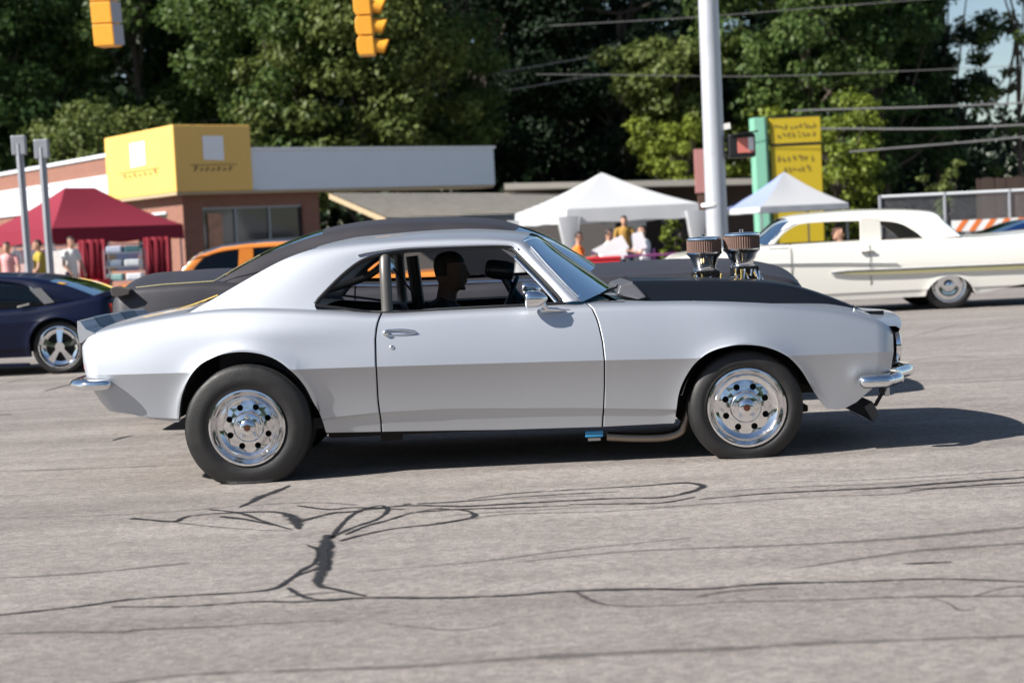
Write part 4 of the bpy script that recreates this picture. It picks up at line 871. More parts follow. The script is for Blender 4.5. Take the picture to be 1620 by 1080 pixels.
def wfr(z, x): return .76-.5*(z-.95) if z > .95 else .76
pairs = [((1590, 372), (1566, 374)), ((1612, 363), (1590, 364.5)), ((1640, 355), (1622, 352)), ((1680, 351), (1670, 346)), ((1740, 350), (1740, 345)), ((1790, 356), (1800, 350)), ((1810, 366), (1830, 364))]
BL2, ycr, ghr, outr, TR = simple_car('blue_sedan', 'bright blue car mostly hidden behind the cream sedan at the right edge', YR, .88, blue_p, None,
    [(1500, 392), (1506, 384), (1540, 378), (1580, 374), (1700, 371), (1830, 369), (1880, 372), (1890, 380)], [(1500, 400), (1890, 390)], .25, (1560, 1800), .33, .2, pairs, wfr, 3, 4,
    lambda t: (.04, np.interp(t, [0, 3, 6], [-.12, 0, .12])), (1570, 1830), style='spokes', crn=.04, step=.08)
# ------------------------------------------------------------------ buildings
def brick_mat(name, c1, c2, mortar, sc=1):
    m = bpy.data.materials.new(name); m.use_nodes = True; n = m.node_tree.nodes; l = m.node_tree.links; p = n['Principled BSDF']
    uv = n.new('ShaderNodeUVMap'); b = n.new('ShaderNodeTexBrick'); l.new(uv.outputs[0], b.inputs[0])
    b.inputs['Color1'].default_value = (*c1, 1); b.inputs['Color2'].default_value = (*c2, 1); b.inputs['Mortar'].default_value = (*mortar, 1)
    b.inputs['Scale'].default_value = 1; b.inputs['Brick Width'].default_value = .22; b.inputs['Row Height'].default_value = .075; b.inputs['Mortar Size'].default_value = .008; b.inputs['Bias'].default_value = -.2
    l.new(b.outputs[0], p.inputs['Base Color']); p.inputs['Roughness'].default_value = .85
    bp = n.new('ShaderNodeBump'); bp.inputs['Strength'].default_value = .5; bp.inputs['Distance'].default_value = .01; bp.invert = True; l.new(b.outputs['Fac'], bp.inputs['Height']); l.new(bp.outputs[0], p.inputs['Normal'])
    return m
def box_uv(o):
    me = o.data; uvl = me.uv_layers.new(name='UVMap')
    for poly in me.polygons:
        nn = poly.normal; t = Vector((-nn.y, nn.x, 0)); 
        if t.length < .1: t = Vector((1, 0, 0)); b = Vector((0, 1, 0))
        else: t.normalize(); b = Vector((0, 0, 1))
        for li in poly.loop_indices:
            c = me.vertices[me.loops[li].vertex_index].co; uvl.data[li].uv = (c.dot(t), c.dot(b))
brick = brick_mat('red_brick', (.24, .085, .05), (.19, .065, .04), (.24, .19, .16))
white_w = mat('white_painted_metal', (.66, .70, .76), .5, var=.05, vscale=1.5); tan_m = mat('tan_soffit', (.42, .32, .20), .7, var=.1)
yellow = mat('yellow_sign', (.79, .48, .12), .45, var=.06, vscale=1.2); win_dark = mat('shop_window', (.02, .024, .028), .08, spec=.7)
grey_post = mat('galvanised', (.30, .31, .34), .5, .5, var=.1, vscale=4); ink = mat('sign_ink', (.06, .05, .03), .6)
TH = R(36); EX = np.array((math.cos(TH), math.sin(TH), 0)); EY = np.array((-math.sin(TH), math.cos(TH), 0)); EZ = np.array((0, 0, 1.0))
AX = np.column_stack([EX, EY, EZ])
C0 = at(279, 305, 37.0); C0[2] = 0                       # street corner of the shop
def lb(a, b, z0, x0, x1, y0, y1):                        # box in shop axes
    c = C0+EX*(x0+x1)/2+EY*(y0+y1)/2+EZ*(a+b)/2; return c, (x1-x0, y1-y0, b-a)
def sbox(mb, z0, z1, x0, x1, y0, y1):
    c, d = lb(z0, z1, 0, x0, x1, y0, y1); mb.box(c, d, ax=AX); return mb
def sP(x, y, z): return C0+EX*x+EY*y+EZ*z
shop = empty('brick_shop', C0, 'red brick shop with a yellow corner sign box and white canopy fascia', 'building')
m = MB()
# street wall with a shop window opening (recessed), side wall, back
sbox(m, .1, 3.05, .35, .95, .4, .75); sbox(m, 2.62, 3.05, .95, 4.2, .4, .75); sbox(m, .1, .75, .95, 4.2, .4, .75); sbox(m, .1, 3.05, 4.2, 4.75, .4, .75)
sbox(m, .1, 3.05, .35, .7, .75, 1.5); sbox(m, 2.55, 3.05, .35, .7, 1.5, 3.6); sbox(m, .1, .9, .35, .7, 1.5, 3.6); sbox(m, .1, 3.05, .35, .7, 3.6, 16)
sbox(m, 3.05, 4.42, .35, .7, 4.1, 16)
w_ = m.obj('wall', brick, shop); box_uv(w_)
m = MB(); sbox(m, 4.42, 4.52, .28, .78, 4.15, 16); sbox(m, 3.72, 3.86, .24, .34, 4.15, 16); m.obj('coping', white_w, shop)
m = MB(); sbox(m, 2.95, 3.7, .27, .345, 4.4, 16); m.obj('white_band', white_w, shop)
m = MB(); sbox(m, 3.07, 3.25, .7, 4.75, .95, 14); m.obj('roof', mat('tar_roof', (.08, .08, .085), .9), shop)
for (a, b) in ((.95, 2.0), (2.06, 3.1), (3.16, 4.2)):
    m = MB(); sbox(m, .75, 2.62, a, b, .56, .58); m.obj('shop_window', win_dark, shop)
    m = MB(); sbox(m, .75, 2.62, b, b+.055, .50, .60); m.obj('window_frame', grey_post, shop)
m = MB(); sbox(m, 2.56, 2.62, .95, 4.2, .46, .62); m.obj('window_head', grey_post, shop)
m = MB(); sbox(m, .9, 2.55, .5, .52, 1.5, 3.6); m.obj('shop_window', win_dark, shop)
m = MB(); sbox(m, 2.50, 2.56, .30, .5, 1.45, 3.65); m.obj('window_head', white_w, shop)
BX0, BX1, BY0, BY1, BZ0, BZ1 = 0, 2.40, 0, 4.9, 3.06, 4.93
m = MB(); sbox(m, BZ0, BZ1, BX0, BX1, BY0, BY1); sb = m.obj('sign_box', yellow, shop, bevel=.03)
m = MB(); sbox(m, 2.98, 3.055, .02, 2.6, .02, 4.8); sbox(m, 2.98, 3.055, 2.6, 11.0, .12, .88); m.obj('soffit', tan_m, shop)
m = MB(); sbox(m, 3.06, 4.22, 2.42, 11.05, .10, .9); m.obj('canopy_fascia', white_w, shop, bevel=.02)
m = MB(); sbox(m, 4.22, 4.29, 2.42, 11.1, .05, .95); m.obj('fascia_cap', mat('fascia_cap', (.80, .80, .82), .4), shop)
# faded logo: a white panel with a small mark and a line of slanting script on both faces
def face_pt(face, s, z): return sP(s, -.012, z) if face == 0 else sP(-.012, s, z)
for face, L in ((0, 2.40), (1, 4.9)):
    c = L*.5; w2 = .32 if face == 0 else .52
    m = MB(); P = [face_pt(face, c-w2, 3.95), face_pt(face, c+w2, 3.92), face_pt(face, c+w2, 4.62), face_pt(face, c-w2, 4.62)]; m.prism(P, .01, -EY if face == 0 else -EX); m.obj('logo_panel', mat('logo_white', (.82, .83, .85), .5), sb)
    m = MB(); k = 7
    for i in range(k):
        a = c-L*.26+L*.52*i/k; h = [.16, .10, .12, .09, .13, .10, .14][i]
        P = [face_pt(face, a, 3.62), face_pt(face, a+L*.012, 3.62), face_pt(face, a+L*.035, 3.62+h), face_pt(face, a+L*.023, 3.62+h)]; m.prism(P, .008, -EY if face == 0 else -EX)
        P = [face_pt(face, a+L*.015, 3.62+h*.5), face_pt(face, a+L*.05, 3.62+h*.55), face_pt(face, a+L*.05, 3.62+h*.72), face_pt(face, a+L*.015, 3.62+h*.67)]; m.prism(P, .0081, -EY if face == 0 else -EX)
    P = [face_pt(face, c-L*.3, 3.79), face_pt(face, c+L*.3, 3.80), face_pt(face, c+L*.3, 3.815), face_pt(face, c-L*.3, 3.805)]; m.prism(P, .0079, -EY if face == 0 else -EX)
    so_ = m.obj('sign_script', ink, sb); so_['kind'] = 'stuff'
# the poster figure in the window
m = MB(); sbox(m, .8, 2.45, 1.15, 1.6, .50, .53); m.obj('window_poster', mat('poster', (.42, .22, .14), .6, var=.7, vscale=5), shop)

# low building with the shingled roof
sh_m = mat('weathered_shingle', (.24, .225, .20), .9, bump=.6, bscale=9, var=.35, vscale=3)
A, B_, Cc, D = at(520, 306, 48), at(980, 306, 52), at(980, 352, 44), at(610, 345, 42)
low = empty('shingle_roof_house', (float((A[0]+B_[0])/2), 47, 0), 'low house with a weathered grey shingle roof under the canopy', 'building')
m = MB(); rows = 9
for i in range(rows):
    t0, t1 = i/rows, (i+1)/rows; z = EZ*.05
    a, b = D+(A-D)*t0, D+(A-D)*t1; c, d = Cc+(B_-Cc)*t0, Cc+(B_-Cc)*t1
    m.add([a+z, c+z, d, b, a-z*.2, c-z*.2], [(0, 1, 2, 3), (4, 5, 1, 0)])
m.obj('roof', sh_m, low)
m = MB(); m.prism([D, A, A-EZ*.18, D-EZ*.18], .12); m.obj('barge_board', tan_m, low)
zt = float(min(D[2], Cc[2])); m = MB(); m.box((float((D[0]+Cc[0])/2), 47.5, zt/2), (float(Cc[0]-D[0])-.4, 9, zt)); m.obj('wall', mat('dark_siding', (.09, .08, .075), .8, var=.2), low)

# long flat-roofed shelter further right
a, b = at(798, 300, 50), at(1216, 291, 52)
shel = empty('flat_shelter', (float((a[0]+b[0])/2), 53, 0), 'long flat-roofed brown building behind the white tents', 'building')
m = MB(); m.prism([a, b, b+EZ*.22, a+EZ*.22], 6.0); m.obj('roof_edge', mat('pale_fascia', (.55, .50, .43), .7, var=.15, vscale=2), shel)
m = MB(); zz = float(a[2])-.02; m.box((float((a[0]+b[0])/2), 54.5, zz/2), (float(b[0]-a[0])-.8, 3, zz)); m.obj('wall', mat('brown_siding', (.07, .05, .04), .85, var=.3, vscale=2), shel)
for u in (850, 905, 955, 1010, 1062):
    p = at(u, 380, 52.9); m = MB(); m.box((p[0], 52.95, 1.2), (.7, .08, 1.5)); m.obj('window', win_dark, shel)

# ------------------------------------------------------------------ canopy tents
def tent(label, Y, near, right, left, eave_px, peak_px, m_top, val, posts=True, ridge=.35, drape=None, mats=None, walls=None):
    """near/right/left: ground offsets (x, y) of three eave corners; the fourth follows"""
    n0, r_, l_ = [np.array((*p, 0.0)) for p in (near, right, left)]; f_ = r_+l_-n0
    ez = at(*eave_px, Y)[2]; pz = at(*peak_px, Y+1.5)[2]; c = (n0+f_)/2
    root = empty('canopy_tent', tuple(n0), label, 'tent', 'pop-up canopy tents along the far side of the road')
    corners = [n0, r_, f_, l_]; peak = c+EZ*pz; m = MB()
    dv = (r_-n0)/np.linalg.norm(r_-n0)*ridge; pa, pb = peak-dv, peak+dv
    def sag(A, B, t): return A+(B-A)*t
    def face(P0, P1, Q0, Q1, mi):
        m.mi = mi; k = 6; j = 6; V = []
        for a in range(k+1):
            for b in range(j+1):
                t, s = a/k, b/j; lo = P0+(P1-P0)*s; hi = Q0+(Q1-Q0)*s; p = lo+(hi-lo)*t; p = p-EZ*.10*math.sin(math.pi*t)*(1-.3*abs(2*s-1)); V.append(p)
        m.add(V, [(a*(j+1)+b, a*(j+1)+b+1, (a+1)*(j+1)+b+1, (a+1)*(j+1)+b) for a in range(k) for b in range(j)])
    E = [p+EZ*ez for p in corners]
    face(E[0], E[1], pa, pb, 0); face(E[1], E[2], pb, pb, 1 if mats else 0); face(E[2], E[3], pb, pa, 0); face(E[3], E[0], pa, pa, 1 if mats else 0); m.mi = 0
    o = mesh_obj('canopy_top', m.V, m.F, m_top, root, 60, mats, m.M if mats else None)
    for i in range(4):
        A_, B2 = E[i], E[(i+1) % 4]; k = 12; V = []
        for a in range(k+1):
            p = A_+(B2-A_)*a/k; out_ = np.cross(EZ, (B2-A_)/np.linalg.norm(B2-A_)); w = .012*math.sin(a*2.1)
            V += [p, p-EZ*val*(.96+.04*math.cos(a*1.3))-out_*(.02+w)]
        mesh_obj('valance', V, [(2*a, 2*a+2, 2*a+3, 2*a+1) for a in range(k)], m_top if not mats else mats[0], root, 80)
    for p in corners:
        q = p+(c-p)*.03; mm = MB(); mm.tube([q+EZ*.1, q+EZ*(ez-.02)], .025, 6); mm.obj('leg', grey_post, root)
        if drape is not None:
            mm = MB(); V = []; k = 8
            for a in range(k+1):
                an = 2*math.pi*a/k
                for (z, r) in ((ez-val*.5, .30), (ez-.9, .17), (ez-1.25, .10), (.35, .16)):
                    V.append(q+np.array((math.cos(an)*r*(1+.2*(a % 2)), math.sin(an)*r*(1+.2*(a % 2)), z)))
            mm.add(V, [(a*4+b, (a+1)*4+b, (a+1)*4+b+1, a*4+b+1) for a in range(k) for b in range(3)]); mm.obj('leg_drape', drape, root, 60)
    return root, corners, ez
def cloth(name, col, tr=.25):
    if name in MATS: return MATS[name]
    m = bpy.data.materials.new(name); m.use_nodes = True; n = m.node_tree.nodes; l = m.node_tree.links; p = n['Principled BSDF']; p.inputs['Base Color'].default_value = (*col, 1); p.inputs['Roughness'].default_value = .8
    t = n.new('ShaderNodeBsdfTranslucent'); t.inputs[0].default_value = (*col, 1); mx = n.new('ShaderNodeMixShader'); mx.inputs[0].default_value = tr
    l.new(p.outputs[0], mx.inputs[1]); l.new(t.outputs[0], mx.inputs[2]); l.new(mx.outputs[0], n['Material Output'].inputs[0]); MATS[name] = m; return m
red_c = cloth('crimson_fabric', (.21, .006, .026), .12); white_c = cloth('white_fabric', (.56, .57, .59), .3); blue_c = cloth('blue_fabric', (.30, .36, .62), .3); dkred = cloth('dark_red_fabric', (.22, .006, .02), .1)
YT = 30.0
n0 = at(82, 362, YT); rr_ = at(290, 366, YT+3.0); ll_ = n0[:2]+np.array((-2.6, 2.9))
RT, RTc, RTe = tent('crimson red canopy tent at the left with dark red side curtains', YT, n0[:2], rr_[:2], ll_, (82, 361), (122, 293), red_c, .36, ridge=.45)
YT2 = 31.5
n0 = at(897, 331, YT2); rr_ = at(1105, 321, YT2+.3); ll_ = at(815, 341, YT2+3.4)
WT, WTc, WTe = tent('white canopy tent with draped legs in the middle behind the windshield', YT2, n0[:2], rr_[:2], ll_[:2], (897, 331), (965, 272), white_c, .36, drape=white_c, ridge=.02)
YT3 = 34.0
n0 = at(1203, 330, YT3); rr_ = at(1342, 313, YT3+1.0); ll_ = at(1146, 325, YT3+2.6)
BT, BTc, BTe = tent('white and blue canopy tent in front of the yellow pylon sign', YT3, n0[:2], rr_[:2], ll_[:2], (1203, 327), (1255, 271), white_c, .16, ridge=.02, mats=[white_c, blue_c])

# ------------------------------------------------------------------ street furniture
YP = 19.0
lp0, lp1 = at(1136, 400, YP), at(1104, -420, YP); dirp = (lp1-lp0); base = lp0-dirp*(lp0[2]-0.1)/dirp[2]; base[2] = .1
LPO = empty('steel_pole', tuple(base), 'tall silver steel pole leaning slightly behind the air intakes', 'pole')
m = MB(); top = base+dirp/dirp[2]*11; m.tube([base, (base+top)/2, top], [.19, .168, .145], 24); m.obj('shaft', mat('pole_paint', (.44, .46, .50), .45, .3, var=.06, vscale=3), LPO, 60)
m = MB(); m.lathe([(.34, .10), (.34, .14), (.25, .15), (.22, .22)], (base[0], base[1], 0), 'z', 20); m.obj('base_flange', grey_post, LPO, 40)
q = at(1127, 324, YP); m = MB(); m.lathe([(.19, q[2]-.03), (.195, q[2]), (.19, q[2]+.03)], (q[0], q[1], 0), 'z', 24); m.obj('clamp_band', mat('band_white', (.75, .75, .75), .5), LPO, 40)
m = MB(); q = at(1145, 201, YP-.1); m.box((q[0], q[1], q[2]), (.22, .05, .10), ax=Matrix.Rotation(R(-8), 3, 'Y')); m.obj('name_plate', mat('plate_white', (.75, .73, .68), .5), LPO)
# pedestrian signal on the pole
q = at(1172, 231, YP); PS = empty('pedestrian_signal', tuple(q), 'black pedestrian signal box with a red and white face on the steel pole', 'signal')
m = MB(); m.box(tuple(q), (.46, .30, .40)); m.obj('housing', blackm, PS, bevel=.03)
m = MB(); m.box((q[0]+.06, q[1]-.156, q[2]), (.28, .01, .25)); m.obj('face', mat('signal_face', (.55, .16, .13), .4), PS)
m = MB(); m.box((q[0]+.15, q[1]-.158, q[2]+.02), (.09, .014, .22)); m.obj('white_face', mat('signal_white', (.7, .7, .7), .4), PS)
m = MB(); m.box((q[0]+.04, q[1]-.22, q[2]+.20), (.44, .16, .025), ax=Matrix.Rotation(R(-6), 3, 'Y')); m.obj('visor', blackm, PS)
m = MB(); m.tube([(q[0]-.2, q[1], q[2]+.1), (q[0]-.40, q[1], q[2]+.1)], .03, 8); m.tube([(q[0]-.2, q[1], q[2]-.1), (q[0]-.40, q[1], q[2]-.1)], .03, 8); m.obj('bracket', blackm, PS)

# traffic signals on a span wire
sig = mat('signal_yellow', (.80, .36, .03), .4, var=.05); sig_g = mat('signal_grey', (.36, .37, .42), .5)
YS = 21.0
wire_m = mat('cable', (.26, .25, .25), .5, .3); blackw = mat('black_cable', (.02, .02, .02), .6)
def signal(label, u, vb, side, scale):
    b = at(u, vb, YS); h = .36*scale; root = empty('traffic_signal', (b[0], b[1], b[2]), label, 'traffic light', 'traffic signals hanging over the road')
    up = np.array((-.04, 0, 1.0)); P = lambda d, z, y=0: b+np.array((d, y, 0))+up*z
    w = .30*scale
    for i in range(3):
        z0 = h*i; m = MB()
        if side:                                        # seen from its side: deep section with a visor to the right
            m.prism([P(-.13, z0+.012), P(.13, z0+.012), P(.14, z0+.05), P(.14, z0+h-.05), P(.13, z0+h-.012), P(-.13, z0+h-.012), P(-.17, z0+h-.08), P(-.17, z0+.08)], .34); s_ = m.obj('section', sig, root, bevel=.015)
            m = MB(); V = []; k = 14
            for a in np.linspace(-.25*math.pi, 1.25*math.pi, k):
                yy, zz = .17+.145*math.cos(a), z0+h*.5+.145*math.sin(a); L = .20+.07*math.sin(a); V += [P(.14, zz, yy), P(.14+L, zz-.03, yy)]
            m.add(V, [(2*a, 2*a+2, 2*a+3, 2*a+1) for a in range(k-1)]); m.obj('visor', sig, root, 60)
            m = MB(); m.lathe([(.12, .142), (.10, .16), (.0, .17)], tuple(P(0, z0+h*.5, .17)), 'x', 16); m.obj('lens', mat('lens%d' % i, [(.01, .10, .04), (.25, .12, .01), (.25, .01, .01)][i], .2), root, 40)
        else:                                           # seen from behind at an angle
            m.prism([P(-.24, z0+.006, .03), P(.14, z0+.006, 0), P(.14, z0+h-.006, 0), P(-.24, z0+h-.006, .03)], .30, (.25, 1, 0)); m.obj('section', sig, root, bevel=.02)
            m = MB(); m.prism([P(.145, z0+.01, -.01), P(.29, z0+.02, .12), P(.29, z0+h-.02, .12), P(.145, z0+h-.01, -.01)], .02, (.2, 1, 0)); m.obj('louver', sig_g, root)
    top = P(0, 3*h, .15); m = MB(); m.tube([top, top+EZ*.5], .025, 8); m.obj('hanger', blackm, root)
    return top+EZ*.5
t1 = signal('yellow traffic signal in side view with three visors above the white canopy', 581, 88, True, 1.0)
t2 = signal('yellow traffic signal at the top left showing its back', 169, 73, False, 1.12)
t2b = t2.copy(); t2b[2] = t1[2]
m = MB(); e0, e1 = t2+(t2-t1)*1.5, t1+np.array((40, 1, 2.0)); m.tube([e0, t2, t1, (t1+e1)/2-EZ*.3, e1], .012, 5); o = m.obj('span_wire', wire_m); tag(o, 'span wire carrying the two traffic signals across the road', 'cable')
# two grey posts on the left
for (u0_, v0_, u1_, v1_, lab) in ((30, 228, 47, 445, 'grey square sign post, the left one of the pair before the red tent'), (66, 234, 81, 445, 'grey square sign post, the right one of the pair before the red tent')):
    Yp = 16.4; a, b = at(u0_, v0_, Yp), at(u1_, v1_, Yp); d = b-a; g = a+d*(a[2]/-d[2]); root = empty('sign_post', tuple(g), lab, 'post', 'grey sign posts at the left')
    m = MB(); m.tube([g, a], .06, 8); m.obj('post', grey_post, root); m = MB(); m.box(tuple(a+EZ*-.02), (.22, .10, .30)); m.obj('cap_box', grey_post, root, bevel=.015)
# pylon sign
YY = 41.0
py0, py1 = at(1222, 350, YY), at(1303, 350, YY); zt = at(1222, 187, YY)[2]
PY = empty('pylon_sign', (float(py0[0]), YY, 0), 'yellow panelled pylon sign with a pale green column', 'sign')
g_m = mat('mint_green', (.17, .40, .29), .5, var=.05); yl = mat('pylon_yellow', (.48, .35, .015), .45, var=.05)
a = at(1196, 350, YY); m = MB(); m.prism([(a[0], YY+.3, .1), (a[0]+.08, YY-.08, .1), (a[0]+.42, YY-.12, .1), (py0[0]+.02, YY+.05, .1), (py0[0]+.02, YY+.4, .1)], zt+.03-.1, (-.012, 0, 1)); m.obj('column', g_m, PY, bevel=.02)
W_ = float(py1[0]-py0[0])
def pan(z0, z1, nm, m_, y, d=.1, x0=0, x1=1, par=PY):
    mm = MB(); mm.box((py0[0]+W_*(x0+x1)/2, y, (z0+z1)/2), (W_*(x1-x0), d, z1-z0)); return mm.obj(nm, m_, par)
zm = at(1260, 228, YY)[2]; zb_ = .3
pu = pan(zm+.04, zt, 'upper_panel', yl, YY+.1, .2, .03, 1); pl_ = pan(zb_, zm-.04, 'lower_panel', yl, YY+.1, .2, .03, 1)
pan(zm-.04, zm+.04, 'divider', blackm, YY+.1, .22, .03, 1); pan(zt, zt+.05, 'cap', blackm, YY+.1, .22, .03, 1)
def blurred_line(par, v0, v1, x0, x1, n):
    z0, z1 = at(1260, v1, YY)[2], at(1260, v0, YY)[2]; mm = MB(); w = (x1-x0)/n
    for i in range(n):
        a = x0+w*i; kx = lambda f: py0[0]+W_*(a+w*f)
        for q in range(3):
            f0 = random.uniform(0, .6); f1 = f0+random.uniform(.2, .38); g0 = random.uniform(0, .6); g1 = g0+random.uniform(.2, .4)
            mm.box(((kx(f0)+kx(f1))/2, YY-.006-.001*q, z0+(z1-z0)*(g0+g1)/2), (kx(f1)-kx(f0), .012, (z1-z0)*(g1-g0)))
    lo = mm.obj('lettering', mat('sign_brown', (.22, .16, .03), .6), par); lo['kind'] = 'stuff'
blurred_line(pu, 194, 204, .1, .93, 9); blurred_line(pu, 207, 217, .15, .9, 8); blurred_line(pl_, 243, 256, .12, .85, 7); blurred_line(pl_, 261, 272, .25, .78, 6)
# reddish post beside the pole
p = at(1108, 345, 36); zt2 = at(1108, 236, 36)[2]; rp = empty('brown_post', (float(p[0]), 36, .1), 'brown post with a faded red top just left of the steel pole', 'post')
m = MB(); m.box((p[0]+.05, 36, zt2*.33), (.18, .18, zt2*.66-.1)); m.obj('post', mat('brown_wood', (.10, .05, .035), .8, var=.2), rp); m = MB(); m.box((p[0]+.03, 36, zt2*.83), (.26, .12, zt2*.34)); m.obj('sign_board', mat('faded_red', (.45, .20, .18), .6), rp)
# overhead cables
for i, (P, Yw, r, lab) in enumerate([([(1340, 173), (1480, 169), (1640, 162)], 43, .03, 'thick grey overhead cable, the upper of three above the cream sedan'), ([(1345, 204), (1480, 204), (1640, 197)], 43, .034, 'thick grey overhead cable, the middle of three above the cream sedan'), ([(1410, 235), (1520, 226), (1640, 215)], 43, .03, 'thick grey overhead cable, the lowest of three above the cream sedan'),
    ([(960, 36), (1110, 27), (1300, 12), (1480, -2)], 40, .010, 'thin overhead wire crossing high behind the steel pole'), ([(980, 119), (1200, 121), (1400, 114), (1640, 103)], 40, .010, 'thin overhead wire crossing behind the steel pole at mid height'),
    ([(300, 196), (420, 177), (640, 140)], 61, .022, 'thin wire rising to the right above the yellow sign box, upper one'), ([(380, 214), (470, 198), (700, 160)], 61, .022, 'thin wire rising to the right above the yellow sign box, lower one')]):
    w = [at(u, v, Yw) for u, v in P]; w = [w[0]+(w[0]-w[1])*.6]+w+[w[-1]+(w[-1]-w[-2])*2.5]; m = MB(); m.tube(spl(w, 6), r, 6); o = m.obj('overhead_cable', wire_m, None, 60); tag(o, lab, 'cable', 'overhead cables')
# chain-link fence
YF = 37.0; f0, f1 = at(1392, 312, YF), at(1700, 308, YF); zt = float(f0[2]); FE = empty('chain_fence', (float(f0[0]), YF, .1), 'chain-link fence with a pale top rail behind the cream sedan', 'fence')
m = MB(); m.tube([f0, (f1[0], YF, zt)], .045, 8); m.obj('top_rail', mat('rail_white', (.62, .64, .66), .5), FE, 60)
for i in range(4):
    x = f0[0]+(f1[0]-f0[0])*i/3; m = MB(); m.tube([(x, YF, .1), (x, YF, zt+.04)], .05, 8); m.obj('post', grey_post, FE, 60)
m = MB(); L = float(f1[0]-f0[0]); H = zt-.15; s_ = .11; n = int((L+H)/s_)
for i in range(n):
    for sg in (1, -1):
        a0 = i*s_-H if sg > 0 else i*s_; p0 = np.array((a0, .15)); p1 = np.array((a0+sg*H, .15+H))
        def clip(x, p0=p0, p1=p1): t = (x-p0[0])/(p1[0]-p0[0]); return p0+(p1-p0)*t
        if min(p0[0], p1[0]) > L or max(p0[0], p1[0]) < 0: continue
        q0, q1 = p0.copy(), p1.copy()
        for q in (q0, q1):
            if q[0] < 0: q[:] = clip(0)
            if q[0] > L: q[:] = clip(L)
        m.tube([(f0[0]+q0[0], YF+.005*sg, q0[1]), (f0[0]+q1[0], YF+.005*sg, q1[1])], .004, 3, cap=False)
mo = m.obj('mesh', grey_post, FE); mo['kind'] = 'stuff'
# barricade
YBc = 26.5; a, b = at(1506, 358, YBc), at(1640, 352, YBc); BA = empty('road_barricade', (float((a[0]+b[0])/2), YBc, .1), 'white barricade with orange diagonal stripes behind the cream sedan', 'barricade')
hgt = .24; L = float(b[0]-a[0]); z = float(a[2]); m = MB(); m.box((float(a[0]+b[0])/2, YBc, z), (L, .03, hgt)); pk = m.obj('plank', mat('barricade_white', (.76, .75, .73), .5), BA)
k = 6
for i in range(k):
    x0_ = float(a[0])+L*(i+.15)/k; m = MB(); m.prism([(x0_, YBc-.0155, z-hgt/2), (x0_+L/k*.45, YBc-.0155, z-hgt/2), (x0_+L/k*.45+.18, YBc-.0155, z+hgt/2), (x0_+.18, YBc-.0155, z+hgt/2)], .003, (0, -1, 0)); m.obj('stripe', mat('barricade_orange', (.70, .18, .04), .5), pk)
for x in (float(a[0])+.35, float(b[0])-.35):
    m = MB(); m.prism([(x-.12, YBc+.02, .1), (x-.04, YBc+.02, .1), (x+.04, YBc+.02, z+.1), (x-.04, YBc+.02, z+.1)], .04); m.prism([(x+.12, YBc+.07, .1), (x+.2, YBc+.07, .1), (x+.04, YBc+.07, z+.1), (x-.04, YBc+.07, z+.1)], .04); m.obj('leg', MATS['barricade_white'], BA)
# plank fence far right
a, b = at(1545, 300, 46), at(1700, 296, 46); PF = empty('plank_fence', (float(a[0]), 46, 0), 'dark brown plank fence at the far right under the trees', 'fence'); n = 34
pm = mat('fence_wood', (.06, .038, .03), .85, var=.3, vscale=3); z = at(1580, 281, 46)[2]; w = float(b[0]-a[0])/n
m = MB(); m.box((0, 0, z/2), (w*.94, .03, z)); o0 = m.obj('plank', pm, PF, local=True); o0.location = (w/2, 0, 0)
for i in range(1, n): c = o0.copy(); COL.objects.link(c); c.parent = PF; c.location = (w*(i+.5), random.uniform(-.01, .01), random.uniform(-.03, .03))
# ------------------------------------------------------------------ trees
def leaf_mat(name, c1, c2, tr=.35):
    m = bpy.data.materials.new(name); m.use_nodes = True; n = m.node_tree.nodes; l = m.node_tree.links; p = n['Principled BSDF']; p.inputs['Roughness'].default_value = .55; p.inputs['Specular IOR Level'].default_value = .25
    g = n.new('ShaderNodeNewGeometry'); tc = n.new('ShaderNodeTexCoord'); t = n.new('ShaderNodeTexNoise'); t.inputs['Scale'].default_value = .9; t.inputs['Detail'].default_value = 3; l.new(tc.outputs['Object'], t.inputs[0])
    ad = n.new('ShaderNodeMath'); ad.operation = 'MULTIPLY_ADD'; l.new(g.outputs['Random Per Island'], ad.inputs[0]); ad.inputs[1].default_value = .55
    sb_ = n.new('ShaderNodeMath'); sb_.operation = 'SUBTRACT'; l.new(t.outputs['Fac'], sb_.inputs[0]); sb_.inputs[1].default_value = .27; l.new(sb_.outputs[0], ad.inputs[2])
    mx = n.new('ShaderNodeMix'); mx.data_type = 'RGBA'; mx.inputs[6].default_value = (*c1, 1); mx.inputs[7].default_value = (*c2, 1); l.new(ad.outputs[0], mx.inputs[0]); l.new(mx.outputs[2], p.inputs['Base Color'])
    tl = n.new('ShaderNodeBsdfTranslucent'); l.new(mx.outputs[2], tl.inputs[0]); ms = n.new('ShaderNodeMixShader'); ms.inputs[0].default_value = tr; l.new(p.outputs[0], ms.inputs[1]); l.new(tl.outputs[0], ms.inputs[2]); l.new(ms.outputs[0], n['Material Output'].inputs[0])
    return m
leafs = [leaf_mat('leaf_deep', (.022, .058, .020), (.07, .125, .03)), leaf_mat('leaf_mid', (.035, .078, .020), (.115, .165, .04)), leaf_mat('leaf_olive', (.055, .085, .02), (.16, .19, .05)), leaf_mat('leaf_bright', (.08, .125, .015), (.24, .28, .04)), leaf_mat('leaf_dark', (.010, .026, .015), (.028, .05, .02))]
bark = mat('bark', (.07, .055, .045), .9, bump=.6, bscale=12, var=.3, vscale=4)
